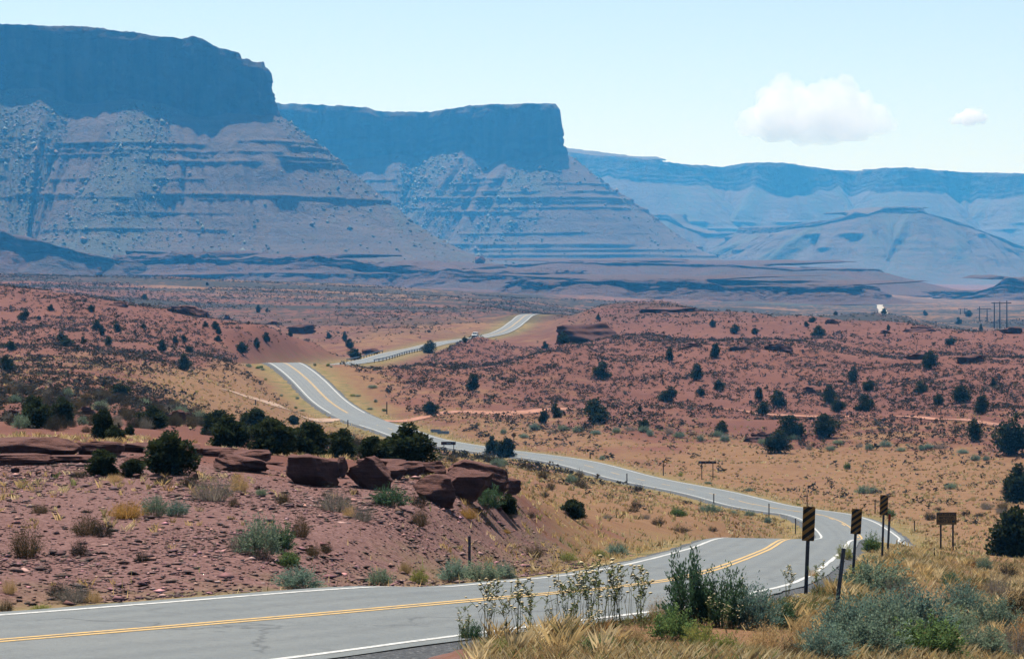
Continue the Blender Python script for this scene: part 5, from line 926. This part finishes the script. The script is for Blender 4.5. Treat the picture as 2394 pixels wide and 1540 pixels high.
for x, yb, yt, lab in [(1465, 1130, 1105, 'thin post on the near edge of the mid road, left of the others'), (1668, 1176, 1152, 'thin post on the near edge of the mid road, second from left'), (1797, 1210, 1175, 'taller thin post on the near edge of the mid road'), (1859, 1248, 1210, 'thin post just left of the nearest striped marker'),
    (1886, 1184, 1155, 'thin post above the nearest striped marker'), (2045, 1198, 1166, 'thin post left of the farthest striped marker'), (2137, 1244, 1215, 'thin post between the farthest marker and the yellow sign'), (1550, 1110, 1086, 'thin post on the far edge of the mid road'), (904, 967, 938, 'thin post beside the dirt track turnoff'),
    (813, 998, 980, 'small post at the start of the pale side track'), (2184, 1302, 1280, 'short dark stake left of the yellow sign'), (1379, 1070, 1055, 'small stake above the mid road'), (597, 946, 933, 'little stake in the grass left of the hill road'), (1028, 1058, 1046, 'pale stake left of the first brown sign')]:
    post(x, yb, yt, x, 2.4, lab, mat=M_creo)
def board_sign(name, x0, x1, yt, yb, posts, ybase, label, mat, pmat, lines=None, marks=None, round_posts=True):
    p = hit((x0 + x1)/2, ybase); k = p[1]/S/F; e = obj(name, None, None, p); e.empty_display_size = .3
    zt = -(yt - HY)*k - p[2]; zb = -(yb - HY)*k - p[2]; wd = (x1 - x0)*k; b = obj('board', MB().box(-wd/2, wd/2, -.04, 0, zb, zt).mesh('board', mat), e)
    for q in posts:
        xo = (q - (x0 + x1)/2)*k; obj('post', MB().box(xo - .055, xo + .055, .003, .10, -.5, zt - .03).mesh('post', pmat), e)
    if lines:
        fr = MB(); 
        for a in ((-wd/2 + .04, wd/2 - .04, zt - .06, zt - .035), (-wd/2 + .04, wd/2 - .04, zb + .035, zb + .06), (-wd/2 + .04, -wd/2 + .065, zb + .06, zt - .06), (wd/2 - .065, wd/2 - .04, zb + .06, zt - .06)): fr.box(a[0], a[1], -.046, -.042, a[2], a[3])
        obj('border', fr.mesh('border', M_black), b); h_ = (zt - zb)/(len(lines) + .75)
        for i, tx in enumerate(lines):
            cu_ = bpy.data.curves.new('lettering', 'FONT'); cu_.body = tx; cu_.size = h_*1.02; cu_.align_x = 'CENTER'; cu_.extrude = .003; cu_.offset = .006
            to = bpy.data.objects.new('lettering', cu_); COL.objects.link(to); dg = bpy.context.evaluated_depsgraph_get(); me = bpy.data.meshes.new_from_object(to.evaluated_get(dg)); bpy.data.objects.remove(to); me.materials.clear(); me.materials.append(M_black)
            tag(obj('lettering', me, b, (0, -.046, zt - h_*(i + 1.08)), (R(90), 0, 0)), kind='stuff')
    for (f0, f1_, g0, g1) in marks or ():
        obj('lettering', MB().box(-wd/2 + wd*f0, -wd/2 + wd*f1_, -.046, -.042, zb + (zt-zb)*g0, zb + (zt-zb)*g1).mesh('lettering', M_letter), b)
    return tag(e, label, 'sign')
board_sign('warning_sign', 2188, 2235, 1195, 1224, (2198.5, 2227), 1284, 'yellow rectangular warning sign on two wooden posts', M_panel, M_creo, ['WATCH FOR', 'BICYCLES', 'NEXT 22 MI'])
board_sign('wooden_sign', 1031, 1065, 1030.5, 1038, (1037.5, 1060.5), 1060, 'long low brown wooden sign beside the biggest roadside juniper', M_wood, M_creo, marks=[(.38, .5, .35, .65), (.52, .66, .35, .65)])
board_sign('wooden_sign', 1632, 1674, 1076, 1082, (1640, 1666), 1120, 'long brown wooden sign on the grass flat right of the mid road', M_wood, M_creo, marks=[(.07, .16, .3, .6), (.37, .42, .4, .65), (.74, .84, .4, .7)])
p = hit(1200.6, 1045); k = p[1]/S/F; e = obj('diamond_sign', None, None, p); hd = -(1015.4 - HY)*k - p[2]; q = 6.6*k
obj('post', MB().box(-.05, .05, .004, .09, -.4, hd + q*.5).mesh('post', M_creo), e)
pn = obj('panel', mesh('panel', [(0, -.01, hd - q), (q, -.01, hd), (0, -.01, hd + q), (-q, -.01, hd), (0, 0, hd - q), (q, 0, hd), (0, 0, hd + q), (-q, 0, hd)], [[0, 1, 2, 3], [7, 6, 5, 4], [0, 4, 5, 1], [1, 5, 6, 2], [2, 6, 7, 3], [3, 7, 4, 0]], plain_mat('sign_orange', (.34, .13, .03), .5, .15, 10)), e)
tag(e, 'small orange diamond sign on a post behind the juniper pair', 'sign')

# guard rails
def guard_rail(y0, y1, side, label):
    j = np.where((road[:, 1] > y0) & (road[:, 1] < y1))[0][::4]; P = road[j] + road_n[j]*side*4.3; e = obj('guard_rail', None, None, P[0]); e.empty_display_size = .5; Q = P - P[0]
    prof = [(-.0, .45), (-.07, .52), (-.01, .60), (-.07, .68), (0, .76), (.03, .76), (-.03, .68), (.03, .60), (-.03, .52), (.03, .45)]
    V = np.array([[Q[i] + road_n[j[i]]*(side*a) + np.array([0, 0, b]) for a, b in prof] for i in range(len(Q))]); n_ = len(prof)
    Fc = [[i*n_ + a, i*n_ + (a+1) % n_, (i+1)*n_ + (a+1) % n_, (i+1)*n_ + a] for i in range(len(Q)-1) for a in range(n_)]
    obj('rail', mesh('rail', V.reshape(-1, 3), Fc, plain_mat('galvanised_rail', (.12, .14, .17), .5, .2, 3, .4)), e)
    for i in range(0, len(Q), 3): obj('post', MB().box(-.08, .08, -.08, .08, -.6, .74).mesh('post', M_creo), e, Q[i] + road_n[j[i]]*side*.16)
    tag(e, label, 'guard rail', 'guard rails on the far road')
guard_rail(795, 868, -1, 'guard rail on the left edge of the far road')
guard_rail(790, 905, 1, 'guard rail on the right edge of the far road')

# the approaching van
j = int(np.searchsorted(road[:, 1], 1062)); p = road[j] + road_n[j]*-1.6; dr = road_t[j]
M_vanpaint = plain_mat('white_car_paint', (.62, .64, .66), .3, .05, 2); M_glass = plain_mat('dark_glass', (.02, .025, .03), .08, .1, 2); M_tyre = plain_mat('tyre_rubber', (.02, .02, .02), .8, .2, 10); M_lamp = plain_mat('headlamp', (.6, .6, .55), .2, .05, 5)
van = obj('van', None, None, p, (0, 0, math.atan2(-dr[0], dr[1]))); van.empty_display_size = 1
prof = [(-2.4, .35), (-2.45, .75), (-2.25, 1.0), (-1.35, 1.15), (-.65, 1.85), (1.9, 1.92), (2.35, 1.75), (2.42, .6), (2.4, .35)]; n_ = len(prof)
def side_x(z): return .95 if z < 1.1 else .95 - (z - 1.1)*.16
V = [(-side_x(z), y, z) for y, z in prof] + [(side_x(z), y, z) for y, z in prof]
body = obj('body', mesh('body', V, [list(range(n_)), list(range(2*n_-1, n_-1, -1))] + [[i, n_ + i, n_ + (i+1) % n_, (i+1) % n_] for i in range(n_)], M_vanpaint), van)
obj('windscreen', mesh('windscreen', [(-.84, -1.33, 1.20), (.84, -1.33, 1.20), (.76, -.72, 1.81), (-.76, -.72, 1.81)], [[0, 1, 2, 3]], M_glass), van)
for sg in (-1, 1):
    obj('side_window', mesh('side_window', [(sg*.945, -1.0, 1.17), (sg*.945, 1.9, 1.17), (sg*.86, 1.8, 1.72), (sg*.86, -.55, 1.72)], [[0, 1, 2, 3][::sg]], M_glass), van)
    obj('headlight', MB().box(sg*.62 - .16, sg*.62 + .16, -2.47, -2.40, .68, .84).mesh('headlight', M_lamp), van)
    obj('mirror', MB().box(sg*1.03 - .09, sg*1.03 + .09, -1.05, -.95, 1.12, 1.30).mesh('mirror', M_vanpaint), van)
    for wy in (-1.5, 1.5):
        wh = obj('wheel', MB().tube([(sg*.98, wy, .34), (sg*.74, wy, .34)], .34, 14).mesh('tyre', M_tyre), van); obj('rim', MB().tube([(sg*1.0, wy, .34), (sg*.975, wy, .34)], .19, 10).mesh('rim', M_bolt), wh)
obj('bumper', MB().box(-.96, .96, -2.52, -2.42, .36, .58).mesh('bumper', M_tyre), van); obj('grille', MB().box(-.42, .42, -2.46, -2.41, .64, .84).mesh('grille', M_black), van)
tag(van, 'white van driving toward the viewer on the far road', 'van')

# power line in the valley
def power_structure(xs, tops, d, label):
    k = d/S/F; p = at(xs[0], d); e = obj('power_pole', None, None, p); e.empty_display_size = 2; hs = []
    for x, yt in zip(xs, tops):
        xo = (x/S - 512)/F*d - p[0]; h_ = -(yt - HY)*k - p[2]; hs.append((xo, h_)); obj('pole', MB().tube([(xo, 0, -1), (xo, 0, h_)], [.5, .34], 8).mesh('pole', M_creo), e)
    if len(xs) > 1:
        z = min(h for _, h in hs) - .6; obj('crossarm', MB().box(hs[0][0] - 2, hs[-1][0] + 3, -.22, .22, z - .28, z + .28).mesh('crossarm', M_creo), e)
    else: obj('crossarm', MB().box(-1.6, 1.6, -.2, .2, hs[0][1] - 1.2, hs[0][1] - .8).mesh('crossarm', M_creo), e)
    tag(e, label, 'power pole', 'power line in the valley')
power_structure((2323.5, 2336.3, 2352.7), (705, 704, 701.6), 1900, 'tallest three-legged power pole structure at the right')
power_structure((2289, 2306.7), (715, 719), 2200, 'two-legged power pole structure left of the tallest one')
power_structure((2244, 2254), (720, 718.5), 2700, 'two-legged power pole structure farther left in the valley')
power_structure((2219,), (722,), 3000, 'single far power pole, second from left'); power_structure((2178,), (720,), 3300, 'faintest far power pole, leftmost of the line')

# ------------------------------------------------------------------ clouds
def cloud(name, x0, x1, yt, yb, d, lobes, seed, label, dens):
    r = np.random.default_rng(seed); k = d/S/F; bm = None; V = []; Fc = []; base = boulder_mesh('puff', 1, cuts=0, box=0, rough=0, n=9); co = np.empty(len(base.vertices)*3, np.float32); base.vertices.foreach_get('co', co); co = co.reshape(-1, 3) - [0, 0, .5]; fi = np.array([list(q.vertices) for q in base.polygons])
    lobes = list(lobes) + [(fx_ + fr_*1.0*math.cos(a), fz_ + fr_*(x1 - x0)/(yb - yt)*.95*math.sin(a), fr_*r.uniform(.25, .5)) for fx_, fz_, fr_ in lobes for a in r.uniform(-.3, 3.4, 5)]
    for (fx_, fz_, fr_) in lobes:
        x = x0 + (x1 - x0)*fx_; y = yb + (yt - yb)*fz_; c = W(x, y, d); rr = fr_*(x1 - x0)*k; Q = co*[2, 1.1, 2]*rr*(1 + .38*fbm(co[:, 0]*3 + r.uniform(0, 99), co[:, 1]*3 + co[:, 2]*4, 3, seed))[:, None]
        Q[:, 2] = np.maximum(Q[:, 2], -(c[2] + (yb - HY)*k) - rr*r.uniform(.1, .7)); Fc.append(fi + len(V)*len(co)); V.append(Q + c + [0, r.uniform(-.3, .3)*rr, 0])
    me = mesh(name, np.concatenate(V), np.concatenate(Fc), None); bpy.data.meshes.remove(base)
    o = obj(name, me); rm = o.modifiers.new('merge', 'REMESH'); rm.mode = 'VOXEL'; rm.voxel_size = (x1 - x0)*k/95
    dg = bpy.context.evaluated_depsgraph_get(); m2 = bpy.data.meshes.new_from_object(o.evaluated_get(dg)); o.modifiers.clear(); o.data = m2; bpy.data.meshes.remove(me)
    t = NT(name + '_vapour'); t.t.nodes.remove(t.b); pv_ = t.n('ShaderNodeVolumePrincipled'); pv_.inputs['Color'].default_value = (1, 1, 1, 1); pv_.inputs['Density'].default_value = dens; pv_.inputs['Absorption Color'].default_value = (1, 1, 1, 1); pv_.inputs['Anisotropy'].default_value = .5; t.l(pv_.outputs[0], t.o.inputs['Volume'])
    m2.materials.clear(); m2.materials.append(t.m); tag(o, label, 'cloud')
cloud('cloud', 1730, 2078, 195, 312, 26000, [(.12, .22, .11), (.22, .42, .13), (.30, .70, .13), (.37, .62, .12), (.33, .34, .16), (.46, .40, .13), (.56, .48, .14), (.66, .72, .12), (.72, .62, .12), (.78, .48, .12), (.86, .30, .12), (.94, .18, .08), (.05, .12, .07), (.60, .25, .16), (.45, .16, .14), (.75, .2, .15), (.22, .16, .12)], 5, 'large double-humped white cumulus cloud above the right ridge', .006)
cloud('cloud', 2215, 2308, 257, 288, 26000, [(.2, .2, .14), (.38, .42, .17), (.55, .58, .18), (.72, .5, .17), (.85, .35, .13), (.5, .2, .2)], 8, 'small flat white cloud at the far right', .02)
